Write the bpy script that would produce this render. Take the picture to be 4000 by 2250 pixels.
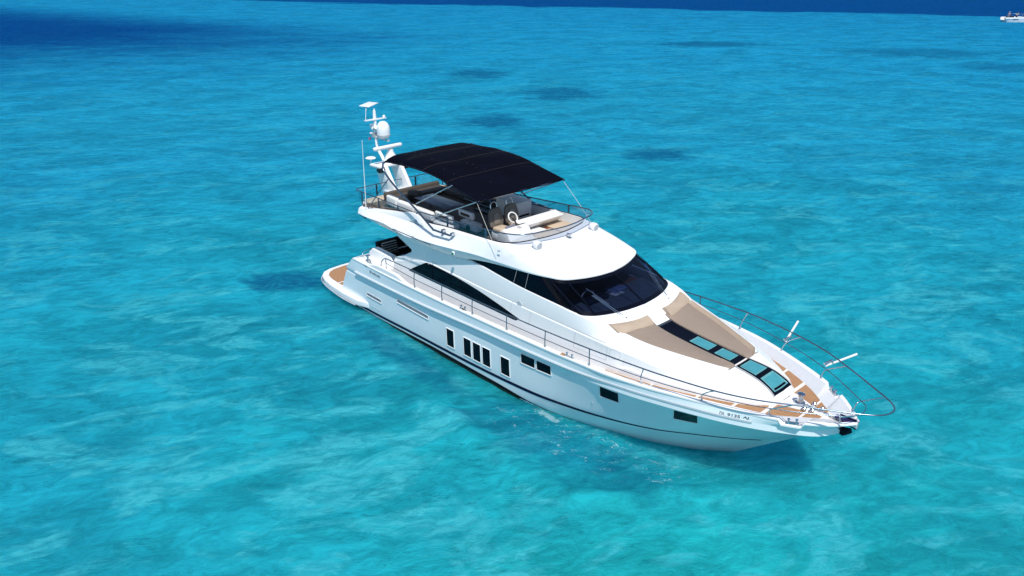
import bpy, bmesh, math, random
import numpy as np
from mathutils import Vector, Matrix, noise
from mathutils.bvhtree import BVHTree
random.seed(7)
sc = bpy.context.scene
for o in list(bpy.data.objects): bpy.data.objects.remove(o)
C = sc.collection

# ------------------------------------------------------------------ camera
cam_d = bpy.data.cameras.new("camera"); cam = bpy.data.objects.new("camera", cam_d); C.objects.link(cam)
cam_d.sensor_width = 36; cam_d.lens = 26.74; cam_d.clip_start = 0.1; cam_d.clip_end = 12000
cam.matrix_world = Matrix(((0.68186, -0.29413, 0.66974, 25.824), (0.73146, 0.26739, -0.62727, -16.131),
                           (0.00542, 0.9176, 0.39747, 12.242), (0, 0, 0, 1)))
sc.camera = cam
# ------------------------------------------------------------------ light
SUN = Vector((0.42, -0.27, 0.87)).normalized()
w = bpy.data.worlds.new("World"); sc.world = w; w.use_nodes = True
nt = w.node_tree; nt.nodes.clear()
sky = nt.nodes.new("ShaderNodeTexSky"); sky.sky_type = 'NISHITA'; sky.sun_disc = False
sky.sun_elevation = math.asin(SUN.z); sky.sun_rotation = math.atan2(SUN.x, SUN.y)
sky.air_density = 1.0; sky.dust_density = 0.4; sky.ozone_density = 2.0
bg = nt.nodes.new("ShaderNodeBackground"); bg.inputs[1].default_value = 0.10
wo = nt.nodes.new("ShaderNodeOutputWorld")
nt.links.new(sky.outputs[0], bg.inputs[0]); nt.links.new(bg.outputs[0], wo.inputs[0])
sd = bpy.data.lights.new("sun", 'SUN'); sd.energy = 3.6; sd.angle = math.radians(0.5); sd.color = (1, 0.965, 0.91)
so = bpy.data.objects.new("sun", sd); C.objects.link(so)
so.rotation_euler = SUN.to_track_quat('Z', 'Y').to_euler(); so.location = (0, 0, 40)
sc.view_settings.view_transform = 'Standard'; sc.view_settings.look = 'None'
sc.view_settings.exposure = 0.32; sc.view_settings.gamma = 1
sc.render.engine = 'CYCLES'
sc.cycles.use_denoising = True; sc.cycles.use_adaptive_sampling = True; sc.cycles.adaptive_threshold = 0.012
sc.cycles.max_bounces = 8; sc.cycles.transparent_max_bounces = 12; sc.cycles.caustics_reflective = False
sc.cycles.sample_clamp_indirect = 6

# ------------------------------------------------------------------ helpers
def tag(o, label=None, cat=None, group=None, kind=None):
    if label: o['label'] = label
    if cat: o['category'] = cat
    if group: o['group'] = group
    if kind: o['kind'] = kind
    return o
def empty(name, loc=(0, 0, 0), rz=0):
    o = bpy.data.objects.new(name, None); C.objects.link(o); o.location = loc; o.rotation_euler = (0, 0, rz)
    o.empty_display_size = 0.3
    return o
def link_mesh(name, V, F, m, parent=None, smooth=35, fix=True, doubles=0.0004, mats=None, fm=None):
    me = bpy.data.meshes.new(name)
    me.from_pydata([tuple(float(c) for c in v) for v in V], [], F)
    for mm in (mats or [m]): me.materials.append(mm)
    if fm is not None:
        for p, k in zip(me.polygons, fm): p.material_index = k
    bm = bmesh.new(); bm.from_mesh(me)
    if doubles: bmesh.ops.remove_doubles(bm, verts=bm.verts, dist=doubles)
    if fix: bmesh.ops.recalc_face_normals(bm, faces=bm.faces)
    bm.to_mesh(me); bm.free()
    if smooth:
        for p in me.polygons: p.use_smooth = True
        me.set_sharp_from_angle(angle=math.radians(smooth))
    o = bpy.data.objects.new(name, me); C.objects.link(o)
    if parent is not None: o.parent = parent
    return o
def loft(rows, closed=False, cap0=False, cap1=False):
    V = []; F = []; n = len(rows[0])
    for r in rows: V += [tuple(p) for p in r]
    for i in range(len(rows) - 1):
        for j in range(n if closed else n - 1):
            a = i * n + j; b = i * n + (j + 1) % n
            F.append((a, b, b + n, a + n))
    if cap0: F.append(tuple(range(n)))
    if cap1: F.append(tuple(range((len(rows) - 1) * n, len(rows) * n)))
    return V, F
def add(acc, VF):
    k = len(acc[0]); acc[0].extend(VF[0]); acc[1].extend([tuple(i + k for i in f) for f in VF[1]]); return acc
def tubeVF(pts, r, n=8, cap=True):
    P = [Vector(p) for p in pts]; rows = []; up = Vector((0, 0, 1)); prev = None
    rr = r if isinstance(r, (list, tuple)) else [r] * len(P)
    for i, p in enumerate(P):
        t = (P[min(i + 1, len(P) - 1)] - P[max(i - 1, 0)]).normalized()
        if prev is None:
            a = t.cross(up)
            if a.length < 1e-3: a = t.cross(Vector((1, 0, 0)))
            a.normalize()
        else:
            a = (prev - t * prev.dot(t)).normalized()
        b = t.cross(a); prev = a
        rows.append([p + (a * math.cos(2 * math.pi * k / n) + b * math.sin(2 * math.pi * k / n)) * rr[i] for k in range(n)])
    return loft(rows, True, cap, cap)
def smooth_path(pts, k=6):
    P = [Vector(p) for p in pts]; out = []
    for i in range(len(P) - 1):
        p0 = P[max(i - 1, 0)]; p1 = P[i]; p2 = P[i + 1]; p3 = P[min(i + 2, len(P) - 1)]
        for s in range(k):
            t = s / k
            out.append(0.5 * ((2 * p1) + (-p0 + p2) * t + (2 * p0 - 5 * p1 + 4 * p2 - p3) * t * t + (-p0 + 3 * p1 - 3 * p2 + p3) * t ** 3))
    out.append(P[-1]); return out
def tube(name, pts, r, m, parent, n=8, sm=0):
    if sm:
        k = len(pts); pts = smooth_path(pts, sm)
        if isinstance(r, (list, tuple)): r = [float(np.interp(i / sm, range(k), r)) for i in range(len(pts))]
    V, F = tubeVF(pts, r, n); return link_mesh(name, V, F, m, parent, 50)
def boxVF(c, s, rot=None):
    V = []
    for x in (-1, 1):
        for y in (-1, 1):
            for z in (-1, 1):
                v = Vector((x * s[0] / 2, y * s[1] / 2, z * s[2] / 2))
                if rot is not None: v = rot @ v
                V.append(tuple(v + Vector(c)))
    return V, [(0, 1, 3, 2), (4, 6, 7, 5), (0, 4, 5, 1), (2, 3, 7, 6), (0, 2, 6, 4), (1, 5, 7, 3)]
def RZ(a): return Matrix.Rotation(math.radians(a), 3, 'Z')
def RY(a): return Matrix.Rotation(math.radians(a), 3, 'Y')
def RX(a): return Matrix.Rotation(math.radians(a), 3, 'X')
def bevel(o, w_=0.01, seg=2):
    bm = bmesh.new(); bm.from_mesh(o.data)
    es = [e for e in bm.edges if len(e.link_faces) == 2 and e.calc_face_angle(0) > 0.5]
    bmesh.ops.bevel(bm, geom=es, offset=w_, segments=seg, profile=0.5, affect='EDGES', clamp_overlap=True)
    bm.to_mesh(o.data); bm.free()
    for p in o.data.polygons: p.use_smooth = True
    o.data.set_sharp_from_angle(angle=math.radians(40)); return o
def box(name, c, s, m, parent, rot=None, bev=0.01, seg=2):
    V, F = boxVF(c, s, rot); o = link_mesh(name, V, F, m, parent, 35)
    return bevel(o, bev, seg) if bev else o
def prismVF(poly, a, b, axis='z'):
    n = len(poly); V = []
    for h in (a, b):
        for p in poly:
            V.append((p[0], p[1], h) if axis == 'z' else ((p[0], h, p[1]) if axis == 'y' else (h, p[0], p[1])))
    F = [tuple(range(n)), tuple(range(n, 2 * n))] + [(i, (i + 1) % n, (i + 1) % n + n, i + n) for i in range(n)]
    return V, F
def prism(name, poly, a, b, m, parent, axis='z', bev=0.01, seg=2):
    V, F = prismVF(poly, a, b, axis); o = link_mesh(name, V, F, m, parent, 35)
    return bevel(o, bev, seg) if bev else o
def latheVF(prof, c, n=20, rot=None):
    rows = []
    for r, z in prof:
        row = []
        for k in range(n):
            v = Vector((r * math.cos(2 * math.pi * k / n), r * math.sin(2 * math.pi * k / n), z))
            if rot is not None: v = rot @ v
            row.append(v + Vector(c))
        rows.append(row)
    return loft(rows, True, True, True)
def lathe(name, prof, c, m, parent, n=20, rot=None, smooth=40):
    V, F = latheVF(prof, c, n, rot); return link_mesh(name, V, F, m, parent, smooth)
def multi(name, parts, m, parent, smooth=35):
    acc = ([], [])
    for p in parts: add(acc, p)
    return link_mesh(name, acc[0], acc[1], m, parent, smooth, doubles=0)
def pc(xs, ys):
    xs = np.array(xs, float); ys = np.array(ys, float); h = np.diff(xs); d = np.diff(ys) / h
    m = np.zeros(len(xs)); m[0] = d[0]; m[-1] = d[-1]
    for i in range(1, len(xs) - 1):
        if d[i - 1] * d[i] > 0:
            w1 = 2 * h[i] + h[i - 1]; w2 = h[i] + 2 * h[i - 1]; m[i] = (w1 + w2) / (w1 / d[i - 1] + w2 / d[i])
    def f(x):
        x = min(max(x, xs[0]), xs[-1]); i = int(min(max(np.searchsorted(xs, x) - 1, 0), len(xs) - 2))
        t = (x - xs[i]) / h[i]
        return float((2 * t**3 - 3 * t * t + 1) * ys[i] + (t**3 - 2 * t * t + t) * h[i] * m[i] + (-2 * t**3 + 3 * t * t) * ys[i + 1] + (t**3 - t * t) * h[i] * m[i + 1])
    return f
def lerp(a, b, t): return a + (b - a) * t
def sstep(a, b, x):
    t = min(max((x - a) / (b - a), 0), 1); return t * t * (3 - 2 * t)

# ------------------------------------------------------------------ materials
def mat(name, col, rough=0.5, metal=0.0, spec=0.5, coat=0.0, noise_amt=0.0, nscale=8.0, bump=0.0, bscale=60.0, trans=0.0):
    m = bpy.data.materials.new(name); m.use_nodes = True; t = m.node_tree; b = t.nodes['Principled BSDF']
    b.inputs['Base Color'].default_value = (*col, 1); b.inputs['Roughness'].default_value = rough
    b.inputs['Metallic'].default_value = metal; b.inputs['Specular IOR Level'].default_value = spec
    b.inputs['Coat Weight'].default_value = coat; b.inputs['Coat Roughness'].default_value = 0.05
    b.inputs['Transmission Weight'].default_value = trans
    tc = t.nodes.new('ShaderNodeTexCoord')
    if noise_amt:
        n = t.nodes.new('ShaderNodeTexNoise'); n.inputs['Scale'].default_value = nscale; n.inputs['Detail'].default_value = 5
        t.links.new(tc.outputs['Object'], n.inputs['Vector'])
        r = t.nodes.new('ShaderNodeMapRange'); r.inputs[1].default_value = 0.3; r.inputs[2].default_value = 0.7
        r.inputs[3].default_value = 1 - noise_amt; r.inputs[4].default_value = 1 + noise_amt * 0.4
        t.links.new(n.outputs['Fac'], r.inputs[0])
        x = t.nodes.new('ShaderNodeMix'); x.data_type = 'RGBA'; x.blend_type = 'MULTIPLY'; x.inputs[0].default_value = 1
        x.inputs[6].default_value = (*col, 1); t.links.new(r.outputs[0], x.inputs[7]); t.links.new(x.outputs[2], b.inputs['Base Color'])
    if bump:
        n2 = t.nodes.new('ShaderNodeTexNoise'); n2.inputs['Scale'].default_value = bscale; n2.inputs['Detail'].default_value = 3
        t.links.new(tc.outputs['Object'], n2.inputs['Vector'])
        bp = t.nodes.new('ShaderNodeBump'); bp.inputs['Strength'].default_value = bump; bp.inputs['Distance'].default_value = 0.01
        t.links.new(n2.outputs['Fac'], bp.inputs['Height']); t.links.new(bp.outputs[0], b.inputs['Normal'])
    return m
M_white = mat('white_gelcoat', (0.82, 0.83, 0.84), 0.28, coat=0.25, noise_amt=0.02, nscale=1.5, bump=0.02, bscale=3)
M_hull = mat('hull_gelcoat', (0.78, 0.85, 0.89), 0.16, coat=0.5, noise_amt=0.03, nscale=0.9, bump=0.03, bscale=1.6)
M_deck = mat('nonskid_deck', (0.74, 0.70, 0.66), 0.7, noise_amt=0.06, nscale=6, bump=0.25, bscale=220)
M_bwshade = mat('bulwark_shaded_side', (0.60, 0.62, 0.65), 0.5, noise_amt=0.04)  # inner bulwark face greyed, its shade put into the colour
M_ftek = mat('shaded_teak', (0.13, 0.085, 0.055), 0.6, noise_amt=0.25, nscale=5)  # teak darkened to carry the shade under the canopy
M_inner = mat('inner_gelcoat', (0.76, 0.75, 0.73), 0.45, noise_amt=0.03)
M_navy = mat('navy_paint', (0.004, 0.008, 0.045), 0.45, spec=0.12, noise_amt=0.1)
M_anti = mat('antifouling_paint', (0.004, 0.008, 0.016), 0.7, spec=0.1, noise_amt=0.4, nscale=5)
M_algae = mat('waterline_growth', (0.03, 0.05, 0.02), 0.9, noise_amt=0.8, nscale=25, bump=0.9, bscale=60)
M_rub = mat('rub_rail_rubber', (0.50, 0.56, 0.60), 0.35, noise_amt=0.04)
M_steel = mat('stainless_steel', (0.62, 0.64, 0.66), 0.16, metal=1.0, noise_amt=0.05)
M_tube = mat('brushed_tube', (0.14, 0.19, 0.25), 0.22, metal=0.85, noise_amt=0.05)
M_canvas = mat('navy_canvas', (0.0009, 0.0014, 0.0065), 0.8, spec=0.07, noise_amt=0.5, nscale=1.0, bump=0.5, bscale=4)
M_glassd = mat('dark_glass', (0.002, 0.003, 0.008), 0.04, spec=0.12, noise_amt=0.3, nscale=1.5)
M_gasket = mat('black_gasket', (0.002, 0.003, 0.009), 0.3, spec=0.15, noise_amt=0.1)
M_black = mat('black_plastic', (0.01, 0.011, 0.014), 0.4, noise_amt=0.1)
M_tan = mat('tan_leather', (0.42, 0.33, 0.245), 0.62, noise_amt=0.08, nscale=4, bump=0.15, bscale=50)
M_cush = mat('beige_cushion', (0.52, 0.42, 0.31), 0.7, noise_amt=0.08, nscale=5, bump=0.2, bscale=25)
M_brown = mat('brown_upholstery', (0.07, 0.058, 0.047), 0.7, noise_amt=0.15, nscale=6, bump=0.3, bscale=20)
M_vinyl = mat('white_vinyl', (0.78, 0.78, 0.76), 0.5, noise_amt=0.04, bump=0.1, bscale=14)
M_grey = mat('grey_tabletop', (0.16, 0.17, 0.22), 0.35, noise_amt=0.12, nscale=3)
M_dsofa = mat('charcoal_fabric', (0.006, 0.007, 0.011), 0.8, spec=0.2, noise_amt=0.2)
M_wood = mat('brown_veneer', (0.16, 0.05, 0.025), 0.3, noise_amt=0.3, nscale=9)
M_dash = mat('dash_leather', (0.10, 0.10, 0.085), 0.6, noise_amt=0.2, nscale=6)
M_rope = mat('rope', (0.6, 0.58, 0.52), 0.8, noise_amt=0.1)
M_green = mat('green_lens', (0.0, 0.16, 0.10), 0.15, noise_amt=0.05)
M_grille = mat('grille_grey', (0.42, 0.44, 0.46), 0.5, noise_amt=0.1)
M_rim = mat('skylight_rim_green', (0.12, 0.34, 0.37), 0.15, noise_amt=0.15, nscale=6)
M_seat = mat('grey_brown_upholstery', (0.14, 0.12, 0.10), 0.7, noise_amt=0.12, bump=0.3, bscale=40)
M_seat2 = mat('seat_centre_fabric', (0.21, 0.185, 0.16), 0.75, noise_amt=0.12, bump=0.3, bscale=60)
M_vent = mat('vent_recess_shade', (0.20, 0.24, 0.28), 0.5, noise_amt=0.2)
M_text = mat('dark_lettering', (0.03, 0.05, 0.08), 0.35, noise_amt=0.05)
M_pink = mat('faded_flag', (0.45, 0.12, 0.25), 0.8, noise_amt=0.2)
M_purple = mat('polished_roller', (0.05, 0.04, 0.16), 0.3, metal=0.6, noise_amt=0.2)
M_sky = mat('skylight_glass', (0.06, 0.29, 0.34), 0.06, spec=0.6, noise_amt=0.12, nscale=3)

def teak_mat():
    m = bpy.data.materials.new('teak_planks'); m.use_nodes = True; t = m.node_tree; b = t.nodes['Principled BSDF']
    tc = t.nodes.new('ShaderNodeTexCoord'); sp = t.nodes.new('ShaderNodeSeparateXYZ'); t.links.new(tc.outputs['Object'], sp.inputs[0])
    mu = t.nodes.new('ShaderNodeMath'); mu.operation = 'MULTIPLY'; mu.inputs[1].default_value = 1 / 0.062; t.links.new(sp.outputs[1], mu.inputs[0])
    fr = t.nodes.new('ShaderNodeMath'); fr.operation = 'FRACT'; t.links.new(mu.outputs[0], fr.inputs[0])
    lt = t.nodes.new('ShaderNodeMath'); lt.operation = 'LESS_THAN'; lt.inputs[1].default_value = 0.16; t.links.new(fr.outputs[0], lt.inputs[0])
    mp = t.nodes.new('ShaderNodeMapping'); mp.inputs['Scale'].default_value = (3, 30, 3); t.links.new(tc.outputs['Object'], mp.inputs[0])
    n = t.nodes.new('ShaderNodeTexNoise'); n.inputs['Scale'].default_value = 1.5; n.inputs['Detail'].default_value = 5; t.links.new(mp.outputs[0], n.inputs[0])
    cr = t.nodes.new('ShaderNodeValToRGB'); cr.color_ramp.elements[0].position = 0.3; cr.color_ramp.elements[0].color = (0.33, 0.17, 0.075, 1)
    cr.color_ramp.elements[1].position = 0.7; cr.color_ramp.elements[1].color = (0.47, 0.26, 0.13, 1); t.links.new(n.outputs[0], cr.inputs[0])
    mx = t.nodes.new('ShaderNodeMix'); mx.data_type = 'RGBA'; t.links.new(lt.outputs[0], mx.inputs[0]); t.links.new(cr.outputs[0], mx.inputs[6])
    mx.inputs[7].default_value = (0.13, 0.06, 0.03, 1); t.links.new(mx.outputs[2], b.inputs['Base Color']); b.inputs['Roughness'].default_value = 0.65
    return m
M_teak = teak_mat()
def quilt_mat():
    m = bpy.data.materials.new('quilted_pad'); m.use_nodes = True; t = m.node_tree; b = t.nodes['Principled BSDF']
    b.inputs['Roughness'].default_value = 0.65
    tc = t.nodes.new('ShaderNodeTexCoord'); mp = t.nodes.new('ShaderNodeMapping'); mp.inputs['Rotation'].default_value = (0, 0, 0.6)
    mp.inputs['Scale'].default_value = (1, 1, 0.01); t.links.new(tc.outputs['Object'], mp.inputs[0])
    vo = t.nodes.new('ShaderNodeTexVoronoi'); vo.inputs['Scale'].default_value = 15; vo.inputs['Randomness'].default_value = 0.12; t.links.new(mp.outputs[0], vo.inputs[0])
    cr = t.nodes.new('ShaderNodeValToRGB'); cr.color_ramp.elements[0].color = (0.34, 0.27, 0.212, 1); cr.color_ramp.elements[0].position = 0.15
    cr.color_ramp.elements[1].color = (0.245, 0.190, 0.148, 1); cr.color_ramp.elements[1].position = 0.65; t.links.new(vo.outputs['Distance'], cr.inputs[0])
    t.links.new(cr.outputs[0], b.inputs['Base Color'])
    bp = t.nodes.new('ShaderNodeBump'); bp.inputs['Strength'].default_value = 0.5; bp.inputs['Distance'].default_value = -0.01
    t.links.new(vo.outputs['Distance'], bp.inputs['Height']); t.links.new(bp.outputs[0], b.inputs['Normal'])
    return m
M_quilt = quilt_mat()
def stripe_mat(name, c1, c2, axis, per, duty=0.5):
    m = bpy.data.materials.new(name); m.use_nodes = True; t = m.node_tree; b = t.nodes['Principled BSDF']; b.inputs['Roughness'].default_value = 0.8
    tc = t.nodes.new('ShaderNodeTexCoord'); sp = t.nodes.new('ShaderNodeSeparateXYZ'); t.links.new(tc.outputs['Object'], sp.inputs[0])
    mu = t.nodes.new('ShaderNodeMath'); mu.operation = 'MULTIPLY'; mu.inputs[1].default_value = 1 / per; t.links.new(sp.outputs[axis], mu.inputs[0])
    fr = t.nodes.new('ShaderNodeMath'); fr.operation = 'FRACT'; t.links.new(mu.outputs[0], fr.inputs[0])
    lt = t.nodes.new('ShaderNodeMath'); lt.operation = 'LESS_THAN'; lt.inputs[1].default_value = duty; t.links.new(fr.outputs[0], lt.inputs[0])
    mx = t.nodes.new('ShaderNodeMix'); mx.data_type = 'RGBA'; t.links.new(lt.outputs[0], mx.inputs[0])
    mx.inputs[6].default_value = (*c1, 1); mx.inputs[7].default_value = (*c2, 1); t.links.new(mx.outputs[2], b.inputs['Base Color'])
    return m
M_stripe = stripe_mat('striped_fabric', (0.012, 0.013, 0.02), (0.30, 0.29, 0.26), 2, 0.085, 0.36)
M_ribbed = stripe_mat('ribbed_cushion', (0.55, 0.44, 0.32), (0.43, 0.33, 0.235), 1, 0.075, 0.3)
def clear_glass(name, tint, gl=0.09, rough=0.02):
    m = bpy.data.materials.new(name); m.use_nodes = True; t = m.node_tree; t.nodes.clear()
    tr = t.nodes.new('ShaderNodeBsdfTransparent'); tr.inputs[0].default_value = (*tint, 1)
    g = t.nodes.new('ShaderNodeBsdfGlossy'); g.inputs['Roughness'].default_value = rough; g.inputs[0].default_value = (0.9, 0.95, 1, 1)
    lw = t.nodes.new('ShaderNodeLayerWeight'); lw.inputs[0].default_value = 0.5
    pw = t.nodes.new('ShaderNodeMath'); pw.operation = 'POWER'; pw.inputs[1].default_value = 4.0; t.links.new(lw.outputs['Facing'], pw.inputs[0])
    ad = t.nodes.new('ShaderNodeMath'); ad.operation = 'MULTIPLY_ADD'; ad.inputs[1].default_value = 0.8; ad.inputs[2].default_value = gl + .04; t.links.new(pw.outputs[0], ad.inputs[0])
    mx = t.nodes.new('ShaderNodeMixShader'); t.links.new(ad.outputs[0], mx.inputs[0]); t.links.new(tr.outputs[0], mx.inputs[1]); t.links.new(g.outputs[0], mx.inputs[2])
    o = t.nodes.new('ShaderNodeOutputMaterial'); t.links.new(mx.outputs[0], o.inputs[0]); return m
M_clear = clear_glass('clear_acrylic', (0.82, 0.90, 0.93), 0.02)
M_smoke = clear_glass('smoked_acrylic', (0.70, 0.75, 0.82), 0.02)
M_wind = clear_glass('tinted_windscreen', (0.26, 0.34, 0.56), -0.03)

# ------------------------------------------------------------------ sea
def sea_color_nodes(t, pos):
    """world-space colour fields shared by water and seabed: returns (deep mask, warm mask, patch mask)"""
    def vm(op, a, b=None):
        n = t.nodes.new('ShaderNodeVectorMath'); n.operation = op
        for i, v in enumerate((a, b)):
            if v is None: continue
            if isinstance(v, (tuple, list)): n.inputs[i].default_value = v
            else: t.links.new(v, n.inputs[i])
        return n
    def ma(op, *a):
        n = t.nodes.new('ShaderNodeMath'); n.operation = op
        for i, v in enumerate(a):
            if isinstance(v, (int, float)): n.inputs[i].default_value = v
            else: t.links.new(v, n.inputs[i])
        return n.outputs[0]
    def rng(v, a, b, c, d):
        n = t.nodes.new('ShaderNodeMapRange'); n.interpolation_type = 'SMOOTHSTEP'; t.links.new(v, n.inputs[0])
        for i, q in enumerate((a, b, c, d)): n.inputs[i + 1].default_value = q
        return n.outputs[0]
    def ns(scale, detail=4, stretch=(1, 1, 1), rot=0.0, dist=0.0, rough=0.55, off=(0, 0, 0)):
        mp = t.nodes.new('ShaderNodeMapping'); mp.vector_type = 'TEXTURE'; mp.inputs['Scale'].default_value = (1 / stretch[0], 1 / stretch[1], 1); mp.inputs['Rotation'].default_value = (0, 0, rot)
        mp.inputs['Location'].default_value = off; t.links.new(pos, mp.inputs[0])
        n = t.nodes.new('ShaderNodeTexNoise'); n.inputs['Scale'].default_value = scale; n.inputs['Detail'].default_value = detail
        n.inputs['Distortion'].default_value = dist; n.inputs['Roughness'].default_value = rough; t.links.new(mp.outputs[0], n.inputs['Vector'])
        return n.outputs['Fac']
    return vm, ma, rng, ns
SEA_DEEP = (60, 60); PATCH = [(-20.8, 25.5, 3.3, 3.3, 48), (-4.8, 26.0, 3.0, 2.2, 50), (-1.7, -3.2, 2.3, 1.3, 45), (-43, 43, 4, 4.5, 48), (6.8, -3.4, 5.4, .62, -3), (13.4, -3.3, 4.6, 1.5, 6),  # ellipses along the starboard hull paint in its seabed shadow and darker wash
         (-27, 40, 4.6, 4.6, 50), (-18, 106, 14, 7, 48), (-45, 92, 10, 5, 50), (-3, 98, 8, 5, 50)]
def deep_mask(t, pos, vm, ma, rng, ns):
    sx = t.nodes.new('ShaderNodeSeparateXYZ'); t.links.new(pos, sx.inputs[0]); x, y = sx.outputs[0], sx.outputs[1]
    n1 = ma('SUBTRACT', ns(0.03, 7, (1, 2.2, 1), math.radians(47), 0.6, 0.65), 0.5); n2 = ma('SUBTRACT', ns(0.35, 6, (1, 2.0, 1), math.radians(55), 0.5, 0.7), 0.5)
    far = ma('ADD', ma('MULTIPLY', x, -0.53), ma('ADD', ma('MULTIPLY', y, 0.83), ma('ADD', ma('MULTIPLY', n1, 34.0), ma('MULTIPLY', n2, 9.0))))
    m_far = rng(far, 186, 193, 0, 1)
    lx = ma('ADD', ma('MULTIPLY', x, -1.0), ma('ADD', ma('MULTIPLY', n1, 60.0), ma('MULTIPLY', n2, 45.0)))
    ly = ma('SUBTRACT', ma('SUBTRACT', ma('ADD', 94.0, ma('MULTIPLY', x, 0.27)), y), ma('ADD', ma('MULTIPLY', n1, -16.0), ma('MULTIPLY', n2, 26.0)))
    m_left = ma('MULTIPLY', rng(lx, 52, 128, 0, 1.0), rng(ly, -12, 30, 0, 1))
    return ma('MAXIMUM', m_far, m_left)
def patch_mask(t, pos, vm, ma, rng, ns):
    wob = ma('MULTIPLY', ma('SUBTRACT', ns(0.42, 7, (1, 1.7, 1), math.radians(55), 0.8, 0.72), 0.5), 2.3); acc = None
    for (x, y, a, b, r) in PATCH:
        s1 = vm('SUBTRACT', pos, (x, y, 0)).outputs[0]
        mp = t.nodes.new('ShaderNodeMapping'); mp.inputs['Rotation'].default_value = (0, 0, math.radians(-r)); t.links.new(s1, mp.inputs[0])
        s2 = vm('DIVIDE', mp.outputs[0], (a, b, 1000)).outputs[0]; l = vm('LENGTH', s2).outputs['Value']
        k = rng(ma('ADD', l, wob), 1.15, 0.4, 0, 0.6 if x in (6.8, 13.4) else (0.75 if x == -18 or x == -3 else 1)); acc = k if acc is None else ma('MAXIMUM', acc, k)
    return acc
def water_material():
    m = bpy.data.materials.new('sea_water'); m.use_nodes = True; t = m.node_tree; t.nodes.clear()
    tc = t.nodes.new('ShaderNodeTexCoord'); pos = tc.outputs['Object']
    vm, ma, rng, ns = sea_color_nodes(t, pos)
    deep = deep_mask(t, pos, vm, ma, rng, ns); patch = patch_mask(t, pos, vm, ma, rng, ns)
    # waves
    h1 = ns(0.8, 6, (1, 1.8, 1), math.radians(66), 0.9, 0.6)
    h2 = ns(3.4, 5, (1, 1.8, 1), math.radians(54), 0.7, 0.65)
    h3 = ns(0.14, 4, (1, 2.0, 1), math.radians(72), 0.2)
    h4 = ns(11.0, 4, (1, 1.7, 1), math.radians(60), 0.3, 0.6)
    h = ma('ADD', ma('ADD', ma('MULTIPLY', h1, 0.28), ma('MULTIPLY', h4, 0.030)), ma('ADD', ma('MULTIPLY', h2, 0.085), ma('MULTIPLY', h3, 0.5)))
    bp = t.nodes.new('ShaderNodeBump'); bp.inputs['Strength'].default_value = 1.0; bp.inputs['Distance'].default_value = 0.60
    t.links.new(h, bp.inputs['Height'])
    rg = t.nodes.new('ShaderNodeTexNoise'); rg.noise_type = 'RIDGED_MULTIFRACTAL'; rg.normalize = True; rg.inputs['Scale'].default_value = 0.75; rg.inputs['Detail'].default_value = 7; rg.inputs['Roughness'].default_value = 0.62; rg.inputs['Distortion'].default_value = 0.5
    mpr = t.nodes.new('ShaderNodeMapping'); mpr.vector_type = 'TEXTURE'; mpr.inputs['Scale'].default_value = (1, 0.45, 1); mpr.inputs['Rotation'].default_value = (0, 0, math.radians(58)); t.links.new(pos, mpr.inputs[0]); t.links.new(mpr.outputs[0], rg.inputs['Vector'])
    h = ma('ADD', h, ma('MULTIPLY', rg.outputs['Fac'], 0.16)); t.links.new(h, bp.inputs['Height'])
    # body colours
    dn = vm('DISTANCE', pos, (19, -4, 0)).outputs['Value']
    dj = ma('ADD', dn, ma('MULTIPLY', ma('SUBTRACT', ns(0.09, 4), 0.5), 26.0))
    cr = t.nodes.new('ShaderNodeValToRGB'); e = cr.color_ramp; e.interpolation = 'EASE'
    e.elements[0].position = 0.0; e.elements[0].color = (0.013, 0.36, 0.375, 1)
    e.elements[1].position = 1.0; e.elements[1].color = (0.009, 0.225, 0.425, 1)
    for p_, c_ in ((0.10, (0.013, 0.315, 0.40, 1)), (0.28, (0.014, 0.285, 0.44, 1)), (0.6, (0.011, 0.255, 0.445, 1))):
        q = e.elements.new(p_); q.color = c_
    t.links.new(ma('DIVIDE', dj, 170.0), cr.inputs[0])
    # mottling: painted wave-trough shade, swirls and milky seabed light over bright sand
    mot = rng(ns(0.16, 8, (1, 1.7, 1), math.radians(60), 0.9, 0.64, (3, 1, 0)), 0.36, 0.64, 0.78, 1.12)
    fine = rng(ns(1.1, 8, (1, 1.9, 1), math.radians(62), 0.8, 0.72, (7, 2, 0)), 0.33, 0.67, 0.76, 1.18)
    mm = ma('MULTIPLY', mot, fine); mm = ma('MULTIPLY', mm, rng(rg.outputs['Fac'], 0.45, 0.85, 1.03, 0.82))
    rp = rng(ns(1.9, 7, (1, 2.6, 1), math.radians(60), 0.35, 0.68, (1, 6, 0)), 0.43, 0.34, 0, 1); rp2 = rng(ns(0.55, 7, (1, 2.8, 1), math.radians(52), 0.35, 0.66, (4, 1, 0)), 0.42, 0.33, 0, 1)
    rpm = ma('MULTIPLY', ma('MAXIMUM', rp, rp2), rng(ns(0.12, 5, off=(2, 2, 0)), 0.42, 0.60, 0.25, 1)); mm = ma('MULTIPLY', mm, ma('SUBTRACT', 1.0, ma('MULTIPLY', rpm, 0.34)))
    c1 = t.nodes.new('ShaderNodeMix'); c1.data_type = 'RGBA'; c1.blend_type = 'MULTIPLY'; c1.inputs[0].default_value = 1
    t.links.new(cr.outputs[0], c1.inputs[6]); t.links.new(mm, c1.inputs[7])
    milk = rng(ns(0.26, 7, (1, 1.9, 1), math.radians(64), 1.1, 0.62, (11, 5, 0)), 0.50, 0.62, 0, 1)
    milk = ma('MULTIPLY', milk, rng(ns(1.5, 6, (1, 2.2, 1), math.radians(58), 0.9, 0.68, (2, 8, 0)), 0.40, 0.60, 0.25, 1))
    milk = ma('MULTIPLY', milk, rng(dn, 55, 10, 0.22, 0.78))
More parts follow.
